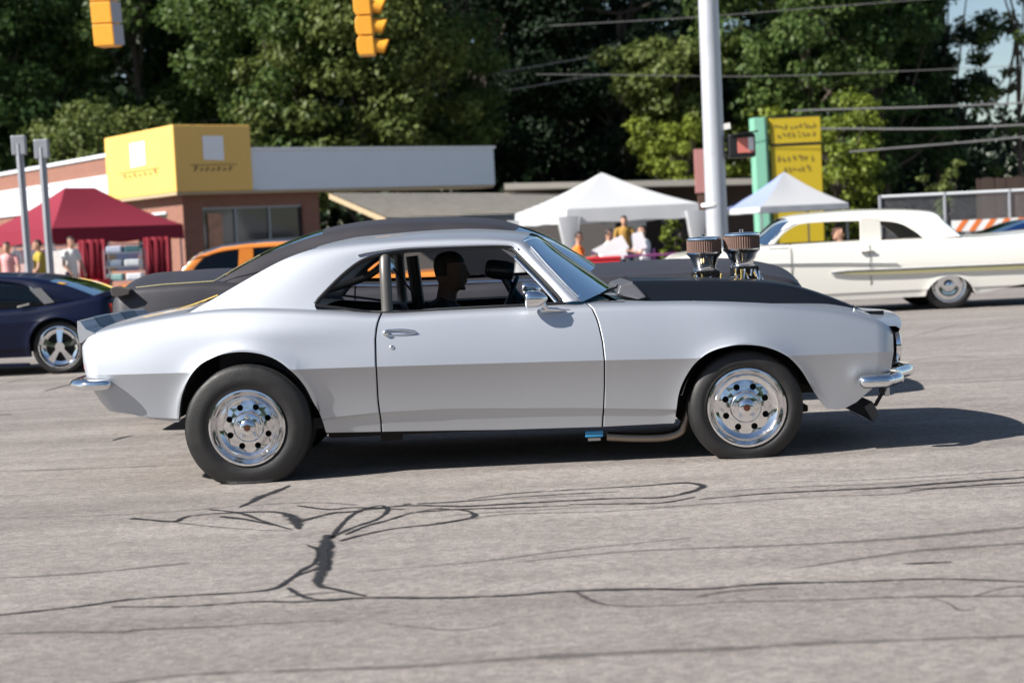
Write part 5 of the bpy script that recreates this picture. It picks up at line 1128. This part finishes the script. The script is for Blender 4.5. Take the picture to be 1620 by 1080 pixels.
def leaves(name, C, N, size, m, parent, flat=.4):
    """diamond leaves at points C, normals N"""
    k = len(C); N = N/np.linalg.norm(N, axis=1, keepdims=True); A = rng.normal(size=(k, 3)); T = np.cross(N, A); T /= np.linalg.norm(T, axis=1, keepdims=True)+1e-9; B = np.cross(N, T)
    s = (size*rng.uniform(.6, 1.35, k))[:, None]
    V = np.stack([C-T*s, C-B*s*.55+N*s*.12, C+T*s, C+B*s*.55+N*s*.12], axis=1).reshape(-1, 3)
    off = np.array(worldloc(parent)) if parent else np.zeros(3)
    me = bpy.data.meshes.new(name); me.vertices.add(4*k); me.vertices.foreach_set('co', (V-off).astype(np.float32).ravel())
    me.loops.add(4*k); me.loops.foreach_set('vertex_index', np.arange(4*k, dtype=np.int32)); me.polygons.add(k)
    me.polygons.foreach_set('loop_start', np.arange(0, 4*k, 4, dtype=np.int32)); me.polygons.foreach_set('loop_total', np.full(k, 4, dtype=np.int32))
    me.update(calc_edges=True); me.materials.append(m); o = bpy.data.objects.new(name, me); COL.objects.link(o); o.parent = parent; o['kind'] = 'stuff'; return o
def tree(name, label, u, Y, ztop, zlow, rx, m, dens=1.0, leaf=.135, clumps=70, group='trees behind the shops', sparse=0, trunk_r=.25, cat='tree'):
    g = at(u, 380, Y); gx = float(g[0]); root = empty(name, (gx, Y, 0), label, cat, group); zc = (ztop+zlow)/2; rz = (ztop-zlow)/2
    D = rng.normal(size=(clumps, 3)); D /= np.linalg.norm(D, axis=1, keepdims=True); rad = rng.uniform(.25, 1, clumps)**.45
    lob = 1+.22*np.sin(3.1*np.arctan2(D[:, 2], D[:, 0])+rng.uniform(0, 6))+.14*np.sin(5.3*np.arctan2(D[:, 2], D[:, 0])+rng.uniform(0, 6))
    CC = np.c_[gx+D[:, 0]*rad*rx*lob, Y+D[:, 1]*rad*rx*.8, zc+D[:, 2]*rad*rz*lob]
    allC, allN = [], []
    for c, d in zip(CC, D):
        r = rng.uniform(.55, 1.25)*rx*.26; k = int(150*dens*(r/1.0)**1.6)+30
        q = rng.normal(size=(k, 3)); q /= np.linalg.norm(q, axis=1, keepdims=True); q *= (rng.uniform(0, 1, k)**.4)[:, None]*r*np.array((1.25, 1.1, .72)); 
        allC.append(c+q); nn = q/r+rng.normal(size=(k, 3))*.55+np.array((0, 0, .5)); allN.append(nn)
    leaves('crown', np.vstack(allC), np.vstack(allN), leaf, m, root)
    mb = MB(); top = zlow+rz*1.2; P = spl([(gx, Y, 0), (gx+random.uniform(-.2, .2), Y, zlow*.6+.5), (gx+random.uniform(-.5, .5), Y, zc), (gx+random.uniform(-.6, .6), Y, top)], 4)
    mb.tube(P, list(np.linspace(trunk_r, trunk_r*.3, len(P))), 8)
    for c in CC[rng.permutation(len(CC))[:14]]:
        b = P[random.randrange(len(P)//3, len(P)-1)]; mid = (b+c)/2+np.array((0, 0, -.3)); mb.tube(spl([b, mid, c], 3), list(np.linspace(trunk_r*.35, .02, 7)), 5, cap=False)
    mb.obj('trunk', bark, root, 60); return root
TREES = [  # the dark-leaved ones get their tone from a darker leaf colour
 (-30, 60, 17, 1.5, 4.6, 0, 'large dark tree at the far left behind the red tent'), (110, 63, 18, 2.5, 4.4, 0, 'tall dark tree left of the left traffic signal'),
 (245, 61, 18, 2.5, 4.2, 1, 'tall green tree right of the left traffic signal'), (350, 66, 18, 2, 3.8, 4, 'dark-leaved tree above the yellow sign box'),
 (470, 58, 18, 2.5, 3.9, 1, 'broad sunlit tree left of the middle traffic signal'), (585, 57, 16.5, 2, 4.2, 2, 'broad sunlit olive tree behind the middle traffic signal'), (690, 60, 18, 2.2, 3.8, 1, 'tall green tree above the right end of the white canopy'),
 (790, 67, 18, 1.5, 3.8, 4, 'dark-leaved tree right of the white canopy'), (905, 68, 18, 1.5, 4.0, 4, 'dark-leaved tree above the white tent'), (1000, 66, 18, 1.5, 3.6, 4, 'dark tree just left of the steel pole'),
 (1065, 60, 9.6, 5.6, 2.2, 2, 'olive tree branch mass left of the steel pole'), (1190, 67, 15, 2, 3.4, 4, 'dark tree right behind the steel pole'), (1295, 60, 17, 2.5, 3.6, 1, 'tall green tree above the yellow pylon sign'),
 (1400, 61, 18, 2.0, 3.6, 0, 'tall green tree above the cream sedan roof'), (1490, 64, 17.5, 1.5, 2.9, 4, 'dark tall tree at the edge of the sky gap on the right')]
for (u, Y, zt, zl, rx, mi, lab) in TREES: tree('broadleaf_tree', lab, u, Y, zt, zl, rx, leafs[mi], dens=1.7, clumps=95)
tree('thin_tree', 'thin airy tree with sky showing through at the right edge', 1612, 62, 14, 3.0, 1.7, leafs[1], dens=.5, clumps=34, leaf=.14, trunk_r=.16)
tree('shrub_tree', 'rounded olive shrub above the brick parapet at the left', 165, 52, 6.8, 2.0, 3.1, leafs[2], dens=1.4, leaf=.11, clumps=70, trunk_r=.12)
tree('shrub_tree', 'bright yellow-green tree left of the steel pole', 1085, 58, 6.4, 1.2, 1.9, leafs[3], dens=1.5, leaf=.11, clumps=60, trunk_r=.12)
tree('shrub_tree', 'bright yellow-green tree between the steel pole and the pylon sign', 1185, 59, 6.3, 1.2, 1.9, leafs[3], dens=1.5, leaf=.11, clumps=60, trunk_r=.12)
tree('shrub_tree', 'bright green tree directly right of the pylon sign', 1325, 47.5, 5.7, .6, 1.75, leafs[3], dens=1.5, leaf=.10, clumps=70, trunk_r=.12)
tree('shrub_tree', 'small sunlit bush behind the chain-link fence', 1497, 44, 3.1, .4, .75, leafs[2], dens=1.3, leaf=.08, clumps=26, trunk_r=.05, cat='bush')
tree('shrub_tree', 'slim yellow-green bush under the right side of the white tent', 1061, 36, 2.2, .2, .42, leafs[3], dens=1.2, leaf=.06, clumps=26, trunk_r=.04, cat='bush')
# the wood behind reads as one dark mass
k = 70000; U = rng.uniform(-1100, 1545, k); Yv = rng.uniform(74, 92, k); C = np.zeros((k, 3)); Z = rng.uniform(0, 19, k)
C[:, 0] = (U-810)/F_PX*(Yv+9); C[:, 1] = Yv; C[:, 2] = Z
keep = ~((U > 1120) & (U < 1215) & (Z > 11.2+1.2*np.sin(C[:, 0]*2)) ) & ~((U > 1500) & (Z > 6+ (1545-U)*.12)); C = C[keep]
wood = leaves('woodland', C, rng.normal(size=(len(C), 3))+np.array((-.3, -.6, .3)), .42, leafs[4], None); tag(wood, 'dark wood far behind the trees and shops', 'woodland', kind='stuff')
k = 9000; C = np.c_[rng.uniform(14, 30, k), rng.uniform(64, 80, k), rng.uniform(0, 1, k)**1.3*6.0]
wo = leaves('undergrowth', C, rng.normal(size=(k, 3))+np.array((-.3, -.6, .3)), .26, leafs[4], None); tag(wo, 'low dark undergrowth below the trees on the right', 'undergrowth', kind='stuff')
# unseen trees added behind the camera, to darken the reflections in the cars
k = 30000; C = np.c_[rng.uniform(-90, 90, k), rng.uniform(-52, -40, k), np.zeros(k)]; C[:, 2] = rng.uniform(0, 1, k)*(8+2.5*np.sin(C[:, 0]*.35)+1.5*np.sin(C[:, 0]*.9+1))
wn = leaves('unseen_wood', C, rng.normal(size=(k, 3)), .55, leafs[0], None); tag(wn, 'unseen row of trees added on the near side for reflections', 'woodland', kind='stuff')
# ------------------------------------------------------------------ people
skin = mat('skin', (.42, .23, .16), .55); skin_t = mat('skin_tan_shaded', (.22, .11, .07), .6); hair_m = mat('dark_hair', (.025, .018, .014), .7)  # the driver's tan skin is darkened further, with the cabin shade put into it
def shirt(nm, c): return mat('shirt_'+nm, c, .85, bump=.3, bscale=25)
jeans = mat('jeans', (.05, .07, .12), .9)
def person(label, parent_none, caps, heads, mats, voxel=.014, name='person', group=None):
    """caps: (p0, p1, r0, r1, mat index) tapered limbs; heads: (centre, facing dir, scale, skin index, hair index or None)"""
    base = caps[0][0]; allp = np.array([c[0] for c in caps]); root_loc = (float(base[0]), float(base[1]), float(allp[:, 2].min()))
    m = MB()
    for (p0, p1, r0_, r1_, mi) in caps:
        p0, p1 = np.array(p0, float), np.array(p1, float); d = p1-p0; L = np.linalg.norm(d)+1e-9; t = d/L; pts = []; rs = []
        for a in np.linspace(-math.pi/2, 0, 5): pts.append(p0+t*r0_*math.sin(a)); rs.append(max(.002, r0_*math.cos(a)))
        for a in np.linspace(0, math.pi/2, 5): pts.append(p1+t*r1_*math.sin(a)); rs.append(max(.002, r1_*math.cos(a)))
        m.tube(pts, rs, 14)
    hd = []
    for (c, fdir, s, si, hi) in heads:
        c = np.array(c, float); f = np.array(fdir, float); f /= np.linalg.norm(f); sd_ = np.array((-f[1], f[0], 0)); sd_ /= np.linalg.norm(sd_)+1e-9; u = np.cross(f, sd_); u *= np.sign(u[2]) or 1
        lv = [(-.125, .02, .03, .03), (-.118, .062, .035, .045), (-.10, .082, .05, .055), (-.075, .088, .075, .062), (-.05, .090, .088, .067), (-.02, .088, .098, .071), (.01, .086, .103, .074), (.04, .089, .105, .076), (.07, .083, .100, .073), (.095, .062, .082, .060), (.112, .035, .05, .036), (.118, .004, .006, .004)]
        V = []; k = 20
        for (z, xf, xb, w) in lv:
            for j in range(k):
                a = 2*math.pi*j/k; cx_, sx_ = math.cos(a), math.sin(a); x = (xf if cx_ > 0 else xb)*cx_
                V.append(c+(f*x+sd_*w*sx_+u*z)*s)
        m.add(V, [(i*k+j, i*k+(j+1) % k, (i+1)*k+(j+1) % k, (i+1)*k+j) for i in range(len(lv)-1) for j in range(k)]+[tuple(range(k))[::-1], tuple((len(lv)-1)*k+j for j in range(k))])
        def blob(o, r):
            q = c+(f*o[0]+sd_*o[1]+u*o[2])*s; m.lathe([(max(.001, r*math.cos(a)), r*math.sin(a)) for a in np.linspace(-math.pi/2, math.pi/2, 6)], tuple(q), 'z', 10, cap=True)
        m.tube([c+(f*.082+u*.02)*s, c+(f*.098+u*-.01)*s, c+(f*.112+u*-.03)*s, c+(f*.09+u*-.042)*s], [.010*s, .013*s, .015*s, .012*s], 8)      # nose
        m.tube([c+(f*.086+sd_*-.02+u*-.066)*s, c+(f*.094+u*-.066)*s, c+(f*.086+sd_*.02+u*-.066)*s], .009*s, 6)                              # lips
        m.tube([c+(f*.078+sd_*-.025+u*-.108)*s, c+(f*.078+sd_*.025+u*-.108)*s], .014*s, 6)                                                 # chin
        m.tube([c+(f*.084+sd_*-.035+u*.028)*s, c+(f*.092+u*.026)*s, c+(f*.084+sd_*.035+u*.028)*s], .009*s, 6)                               # brow
        for sg in (-1, 1):
            e = c+(f*-.012+sd_*sg*.074)*s; m.tube([e+u*.03*s, e+(f*-.018+sd_*sg*.012+u*.012)*s, e+(f*-.012+sd_*sg*.008+u*-.02)*s, e+u*-.032*s], .011*s, 6)
        hd.append((c, f, u, s, si, hi))
    me = bpy.data.meshes.new('tmp'); me.from_pydata(m.V, [], m.F); me.update()
    bm = bmesh.new(); bm.from_mesh(me); bmesh.ops.recalc_face_normals(bm, faces=bm.faces); bm.to_mesh(me); bm.free()
    o = bpy.data.objects.new('tmp', me); COL.objects.link(o)
    md = o.modifiers.new('r', 'REMESH'); md.mode = 'VOXEL'; md.voxel_size = voxel; md.use_smooth_shade = True
    sm = o.modifiers.new('s', 'SMOOTH'); sm.factor = .5; sm.iterations = 3
    dg = bpy.context.evaluated_depsgraph_get(); ev = o.evaluated_get(dg); m2 = bpy.data.meshes.new_from_object(ev); bpy.data.objects.remove(o)
    n = len(m2.polygons); C = np.empty(n*3); m2.polygons.foreach_get('center', C); C = C.reshape(-1, 3)
    best = np.full(n, 1e9); idx = np.zeros(n, dtype=np.int32)
    for (p0, p1, r0_, r1_, mi) in caps:
        p0, p1 = np.array(p0, float), np.array(p1, float); d = p1-p0; t = np.clip(((C-p0)@d)/(d@d+1e-9), 0, 1); dist = np.linalg.norm(C-(p0+t[:, None]*d), axis=1)-(r0_+(r1_-r0_)*t)
        b = dist < best-.002; best[b] = dist[b]; idx[b] = mi
    for (c, f, u, s, si, hi) in hd:
        q = C-c; inn = (np.linalg.norm(q*np.array((1, 1, .85)), axis=1) < .125*s) & (q@u > -.122*s); idx[inn] = si
        if hi is not None: idx[inn & ((q@u > .05*s) | ((q@f < -.02*s) & (q@u > -.03*s)))] = hi
    m2.materials.clear()
    for mm in mats: m2.materials.append(mm)
    m2.polygons.foreach_set('material_index', idx); m2.polygons.foreach_set('use_smooth', np.ones(n, dtype=bool))
    V = np.empty(len(m2.vertices)*3); m2.vertices.foreach_get('co', V); V = V.reshape(-1, 3)-np.array(root_loc); m2.vertices.foreach_set('co', V.ravel()); m2.update()
    ob = bpy.data.objects.new(name, m2); m2.name = name; COL.objects.link(ob); ob.location = root_loc; return tag(ob, label, 'person', group)
def hand(caps, w, f, side, mi, s=1.0):
    """palm, four fingers and a thumb curling from the wrist w along f"""
    w = np.array(w, float); f = np.array(f, float); f /= np.linalg.norm(f); sd_ = np.array(side, float); dn = np.cross(f, sd_); dn /= np.linalg.norm(dn)+1e-9; dn *= -np.sign(dn[2]) or 1
    caps.append((w, w+f*.07*s, .026*s, .034*s, mi))
    for i, L in enumerate((.066, .075, .07, .055)):
        b = w+f*.085*s+sd_*(i-1.5)*.02*s; k = b+f*L*.55*s+dn*.010*s; caps.append((b, k, .0095*s, .009*s, mi)); caps.append((k, k+(f*.35+dn*.8)*L*.5*s, .009*s, .0075*s, mi))
    b = w+f*.03*s-sd_*.03*s; k = b+(f*.6-sd_*.7)*.035*s; caps.append((b, k, .013*s, .011*s, mi)); caps.append((k, k+(f*.9+dn*.4)*.03*s, .011*s, .009*s, mi))
# driver of the silver car, on the far seat, looking ahead
yd = 1.29; hc = at(713, 428, yd); sh_z = hc[2]-.235; hx = hc[0]-.045
caps = []
pel = np.array((hx-.02, yd, .50)); ch = np.array((hx-.02, yd, sh_z-.10))
caps += [(pel, (hx-.03, yd, .66), .15, .15, 0), ((hx-.03, yd, .66), tuple(ch), .145, .165, 0), (pel+np.array((0, -.08, 0)), pel+np.array((0, .08, 0)), .13, .13, 2)]
caps += [((hx-.02, yd-.13, sh_z-.015), (hx-.02, yd+.13, sh_z-.015), .075, .075, 0), ((hx-.005, yd, sh_z-.02), (hc[0]-.02, yd, hc[2]-.09), .066, .062, 1)]
sw_c = at(802, 476, 1.27)
for sg in (-1, 1):
    s0 = np.array((hx-.01, yd+sg*.185, sh_z-.03)); el = np.array((hx+.17, yd+sg*.22, sh_z-.25)); wr = np.array((sw_c[0]-.09, yd+sg*.15, sh_z-.14))
    caps += [(s0, s0+(el-s0)*.45, .066, .058, 0), (s0+(el-s0)*.4, el, .050, .043, 1), (el, wr, .043, .030, 1)]
    hand(caps, wr, (1, 0, -.1), (0, sg, 0), 1, 1.0)
    kn = pel+np.array((.42, sg*.14, .12)); caps += [(pel+np.array((.02, sg*.09, 0)), kn, .088, .062, 2), (kn, kn+np.array((.28, 0, -.26)), .058, .042, 2)]
person('driver in a dark T-shirt at the wheel of the silver car', None, caps, [(hc, (1, 0, -.03), 1.04, 1, 3)], [shirt('black', (.015, .016, .02)), skin_t, jeans, hair_m], voxel=.009)
# driver of the cream sedan, red shirt, arm on the sill
def seated(label, x, y, zh, dirx, top, legs=True, arm_out=None, hair=None, sk=skin, voxel=.016, group=None, lean=0.0, zseat=None, look=None):
    f = np.array((dirx, 0, 0.0)); sz = zh-.24; zs_ = zseat if zseat is not None else zh-.80; caps = []
    hip = np.array((x-dirx*.05-dirx*lean, y, zs_)); shl = np.array((x, y, sz-.04)); mid = (hip+shl)/2
    caps += [(hip, mid, .145, .14, 0), (mid, shl+np.array((0, 0, -.07)), .14, .155, 0), (shl+np.array((0, -.13, .01)), shl+np.array((0, .13, .01)), .068, .068, 0), (shl, (x+dirx*.02, y, zh-.09), .06, .056, 1)]
    for sg in (-1, 1):
        s0 = shl+np.array((0, sg*.18, 0)); el = s0+np.array((dirx*.10, sg*.06, -.26)); wr = el+np.array((dirx*.22, -sg*.05, .06))
        if arm_out is not None and sg < 0: el = s0+np.array(arm_out[0]); wr = el+np.array(arm_out[1])
        caps += [(s0, s0+(el-s0)*.5, .062, .055, 0), (s0+(el-s0)*.45, el, .048, .042, 1), (el, wr, .042, .03, 1)]; hand(caps, wr, wr-el, (0, sg, 0), 1, .95)
        if legs:
            kn = hip+np.array((dirx*.42, sg*.13, .02)); caps += [(hip+np.array((0, sg*.09, 0)), kn, .088, .062, 2), (kn, kn+np.array((dirx*.03, 0, -max(.1, zs_-.18))), .058, .042, 2), (kn+np.array((dirx*.02, 0, -max(.1, zs_-.18))), kn+np.array((dirx*.18, 0, -max(.1, zs_-.15))), .045, .035, 2)]
    return person(label, None, caps, [((x+dirx*.03, y, zh), look or (dirx, -.2, 0), 1.0, 1, 3 if hair is not False else None)], [top, sk, jeans, hair_m], voxel, group=group)
def standing(label, x, y, h, top, facing=(0, -1, 0), group=None, arms=.0, pants=jeans, z0=.1, lean=0):
    f = np.array(facing, float); f /= np.linalg.norm(f); sd_ = np.array((-f[1], f[0], 0)); P = lambda a, b, z: np.array((x, y, z0))+f*a+sd_*b+EZ*z*h
    caps = [(P(-.0, 0, .53), P(lean*.5, 0, .66), .14, .135, 0), (P(lean*.5, 0, .66), P(lean, 0, .765), .135, .145, 0), (P(lean, -.13, .80), P(lean, .13, .80), .065, .065, 0), (P(lean, 0, .81), P(lean+.02, 0, .88), .058, .054, 1)]
    for sg in (-1, 1):
        caps += [(P(0, sg*.085, .51), P(.02, sg*.10, .28), .088, .06, 2), (P(.02, sg*.10, .28), P(-.02, sg*.11, .045), .058, .042, 2), (P(-.03, sg*.11, .03), P(.13, sg*.13, .022), .042, .034, 4)]
        s0 = P(lean, sg*.185, .79); el = P(lean+.06+arms*.3, sg*.25, .63+arms*.1); wr = P(lean+.2+arms*.4, sg*.2, .53+arms*.35)
        caps += [(s0, s0+(el-s0)*.5, .06, .052, 0), (s0+(el-s0)*.45, el, .047, .041, 1), (el, wr, .041, .029, 1)]; hand(caps, wr, wr-el, sd_*sg, 1, .95)
    return person(label, None, caps, [(P(lean+.03, 0, .94), f, 1.0, 1, 3)], [top, skin, pants, hair_m, blackm], .018, group=group)
wx = at(1330, 366, YW+.45); seated('driver of the cream sedan in a red shirt with a bare arm on the door', wx[0], YW+.45, wx[2], -1, shirt('red', (.42, .03, .04)), legs=False, arm_out=((-.14, -.10, -.26), (-.40, -.06, .04)), zseat=.62)
bx = at(-6, 468, YB+.55); seated('driver of the navy blue coupe leaning towards the side window', bx[0], YB+.5, bx[2], -1, shirt('grey', (.2, .2, .22)), legs=False, zseat=.5)
gp = 'people around the white tent'
def gpt(u, v, Y): return at(u, v, Y)
q = at(914, 382, 29.0); seated('seated person in an orange shirt by the white tent leg', q[0], 29.0, 1.28, 1, shirt('orange', (.80, .17, .02)), group=gp, zseat=.50)
q = at(962, 380, 29.5); seated('person in a white shirt leaning forward beside the orange shirt', q[0], 29.5, 1.32, 1, shirt('white', (.78, .78, .80)), group=gp, zseat=.52, lean=.18)
q = at(988, 372, 30.6); standing('person in an ochre shirt standing under the white tent', q[0], 30.6, 1.62, shirt('ochre', (.30, .17, .03)), group=gp)
q = at(1018, 372, 29.6); seated('person in a white shirt seated furthest right under the white tent', q[0], 29.6, 1.36, -1, shirt('white2', (.76, .77, .80)), group=gp, zseat=.54)
gp2 = 'people at the red tent'
q = at(12, 402, 27.5); standing('person in a pink shirt at the left edge before the red tent', q[0], 27.5, 1.66, shirt('pink', (.62, .30, .30)), group=gp2)
q = at(62, 402, 27.8); standing('person in a mustard shirt between the two grey posts', q[0], 27.8, 1.68, shirt('mustard', (.34, .26, .03)), group=gp2, facing=(-1, -.4, 0))
q = at(112, 402, 28.2); standing('person in a pale shirt at the corner of the red tent', q[0], 28.2, 1.72, shirt('pale', (.66, .64, .62)), group=gp2, facing=(.8, -.6, 0))
def chair(x, y, d, lab):
    r = empty('folding_chair', (x, y, .1), lab, 'chair', 'folding chairs under the white tent'); fm_ = mat('chair_metal', (.3, .3, .32), .4, .8); fb = mat('chair_fabric', (.10, .02, .12), .8)
    m = MB(); m.box((x, y, .46), (.44, .44, .03)); m.obj('seat', fb, r); m = MB(); m.box((x-d*.22, y, .72), (.03, .44, .40)); m.obj('backrest', fb, r)
    for sx in (-1, 1):
        for sy in (-1, 1): m = MB(); m.tube([(x+sx*.2, y+sy*.2, .1), (x+sx*.2, y+sy*.2, .46)], .012, 6); m.obj('leg', fm_, r)
chair(at(914, 382, 29)[0], 29.0, 1, 'folding chair under the person in the orange shirt'); chair(at(962, 380, 29.5)[0]-.15, 29.5, 1, 'folding chair under the person leaning forward in white'); chair(at(1018, 372, 29.6)[0], 29.6, -1, 'folding chair under the rightmost person in white')
# white boards, red cooler and table in the white tent
def board(name, lab, cat, pts, Y, m_, th=.03, grp=None):
    P = [at(u, v, Y) for u, v in pts]; c = np.mean(P, axis=0); o = MB().prism(P, th).obj(name, m_, None, bevel=.004); o.data.transform(Matrix.Translation(-Vector(c))); o.location = c; tag(o, lab, cat, grp); return o
wb = mat('white_board', (.78, .78, .79), .6)
board('show_board', 'white show board tilted under the middle of the white tent', 'board', [(936, 396), (984, 372), (996, 392), (960, 408)], 28.4, wb, grp='white show boards'); board('show_board', 'white upright show board right of the ochre shirt', 'board', [(1000, 370), (1016, 366), (1024, 392), (1003, 398)], 28.6, wb, grp='white show boards'); board('show_board', 'small white show board low beside the red cooler', 'board', [(968, 400), (990, 393), (994, 408), (972, 412)], 28.0, wb, grp='white show boards')
q = at(955, 412, 27.6); r = empty('cooler_box', (float(q[0]), 27.6, .1), 'red cooler box in front of the white tent', 'cooler'); cr_ = mat('cooler_red', (.48, .02, .03), .4); m = MB(); m.box((q[0], 27.6, .42), (.75, .45, .62)); m.obj('tub', cr_, r, bevel=.03); m = MB(); m.box((q[0], 27.6, .77), (.78, .48, .08)); m.obj('lid', cr_, r, bevel=.03)
q = at(1030, 405, 28.3); r = empty('folding_table', (float(q[0]), 28.3, .1), 'low table with a purple cloth at the right of the white tent', 'table'); m = MB(); m.box((q[0], 28.3, .78), (1.3, .7, .05)); m.obj('table_top', mat('purple_cloth', (.16, .03, .12), .8), r, bevel=.01)
for sx in (-1, 1):
    for sy in (-1, 1): m = MB(); m.tube([(q[0]+sx*.55, 28.3+sy*.28, .1), (q[0]+sx*.55, 28.3+sy*.28, .76)], .02, 6); m.obj('leg', grey_post, r)
# ---- stall under the red tent: curtains, hanging shirts, racks
for (u0_, u1_, lab) in ((124, 169, 'dark red curtain hanging left of the clothes rack in the red tent'), (227, 270, 'dark red curtain hanging right of the clothes rack in the red tent')):
    a, b = at(u0_, 391, 29.05+(u0_-124)*.008), at(u1_, 389, 29.3+(u0_-124)*.008); n = 14; V = []
    for i in range(n+1): p = a+(b-a)*i/n; w = .05*math.sin(i*1.9); V += [(p[0], p[1]+w, 1.75), (p[0]+.02*math.sin(i*3), p[1]+w*1.4, .15)]
    o = mesh_obj('curtain', V, [(2*i, 2*i+2, 2*i+3, 2*i+1) for i in range(n)], dkred, None, 80); so = o.modifiers.new('thick', 'SOLIDIFY'); so.thickness = .01; tag(o, lab, 'curtain', 'red tent curtains')
rk = empty('clothes_rail', tuple(at(60, 440, 29.4)[:2])+(.1,), 'metal rail with hanging shirts along the front of the red tent', 'rail'); a, b = at(22, 391, 29.4), at(262, 384, 31.0)
m = MB(); m.tube([a, b], .018, 8); m.obj('rail', grey_post, rk)
for p in (a, (a+b)/2, b): m = MB(); m.tube([p, (p[0], p[1], .1)], .018, 8); m.obj('upright', grey_post, rk)
cols = [('white', (.75, .74, .74)), ('salmon', (.70, .34, .28)), ('cream', (.72, .62, .42)), ('lilac', (.48, .48, .66)), ('light blue', (.42, .52, .68)), ('pink', (.68, .36, .38)), ('sand', (.60, .46, .26)), ('grey', (.40, .41, .43))]
kept = [0, 1, 2, 3, 4, 5, 6, 10, 11, 12]
for i in kept:
    cn, cc = cols[[0, 5, 0, 1, 0, 5, 0, 2, 5, 2, 6, 4, 3, 0, 5, 3][i]]; t = (i+.6)/16.5; p = a+(b-a)*t-EZ*.03; s = .20; d = (b-a)/np.linalg.norm(b-a); pr = lambda x, z: p+d*x+EZ*z
    P = [pr(-.06, -.03), pr(-.18, -.06), pr(-.27, -.24), pr(-.20, -.28), pr(-.16, -.2), pr(-.17, -.62), pr(.17, -.62), pr(.16, -.2), pr(.20, -.28), pr(.27, -.24), pr(.18, -.06), pr(.06, -.03), pr(0, -.06)]
    P = [q_+np.array((0, random.uniform(-.02, .02), 0)) for q_ in P]
    if cn == 'light blue' or i in (9, 12): hh = .36
    o = MB().prism(P, .05).obj('hanging_shirt', mat('cloth_'+cn.replace(' ', '_'), cc, .85), None, bevel=.008); o.data.transform(Matrix.Translation(-Vector(p))); o.location = p
    tag(o, '%s shirt on the rail of the red tent, %s from the left' % (cn, ['first', 'second', 'third', 'fourth', 'fifth', 'sixth', 'seventh', 'eighth', 'ninth', 'tenth', 'last'][min(kept.index(i), 9) if kept.index(i) < 9 else 10]), 'shirt', 'shirts hanging at the red tent')
q = at(199, 430, 29.0); sh = empty('shelf_rack', (float(q[0]), 29.0, .1), 'metal rack of folded clothes in front of the red curtains', 'rack'); hw = .43
for sx in (-1, 1):
    for sy in (-1, 1): m = MB(); m.tube([(q[0]+sx*hw, 29.0+sy*.2, .1), (q[0]+sx*hw, 29.0+sy*.2, 1.5)], .014, 6); m.obj('upright', grey_post, sh)
names = ['grey-blue', 'dark teal', 'pale teal', 'white', 'slate', 'silver']; fc = [(.36, .40, .50), (.03, .09, .11), (.24, .40, .38), (.62, .64, .68), (.16, .2, .26), (.48, .5, .52)]
for k in range(4):
    z = .45+.32*k; m = MB(); m.box((q[0], 29.0, z), (2*hw, .42, .02)); m.obj('shelf', grey_post, sh)
    for j, xo in enumerate((-.21, .21)):
        i = (k*2+j) % 6; o = MB().box((0, 0, .075), (.36, .34, .15)).obj('folded_clothes', mat('fold_'+names[i].replace('-', '_').replace(' ', '_'), fc[i], .9, bump=.4, bscale=18), None, bevel=.03); o.location = (float(q[0])+xo+random.uniform(-.02, .02), 29.0, z+.011)
        tag(o, '%s folded clothes on the %s shelf of the rack, %s side' % (names[i], ['lowest', 'second', 'third', 'top'][k], ['left', 'right'][j]), 'clothes', 'folded clothes on the rack')
# price boards and table cloths before the tent
for (pts, c, lab) in (([(20, 420), (48, 416), (48, 446), (20, 450)], (.66, .44, .42), 'pink price board at the left edge of the stall'), ([(82, 398), (106, 394), (104, 446), (82, 450)], (.74, .70, .68), 'tall white price board before the red tent'), ([(108, 412), (126, 408), (126, 440), (108, 444)], (.62, .46, .44), 'small salmon price board before the red tent')):
    board('price_board', lab, 'board', pts, 28.6, mat('board_%d' % int(c[0]*100), c, .7, var=.25, vscale=6), grp='price boards at the stall')
q = at(140, 445, 28.9); r = empty('stall_table', (float(q[0]), 28.9, .1), 'stall table under a bright red cloth before the red tent', 'table'); m = MB(); m.box((q[0], 28.9, .80), (1.1, .7, .04)); m.obj('table_top', cr_, r)
V = [(q[0]-.56, 28.54, .83), (q[0]+.56, 28.54, .83), (q[0]+.60, 28.50, .25), (q[0]-.60, 28.50, .25)]; m = MB(); m.prism(V, .012); m.obj('cloth', mat('bright_red_cloth', (.62, .02, .03), .8), r)
for sx in (-1, 1): m = MB(); m.tube([(q[0]+sx*.48, 29.1, .1), (q[0]+sx*.48, 29.1, .78)], .02, 6); m.obj('leg', grey_post, r)
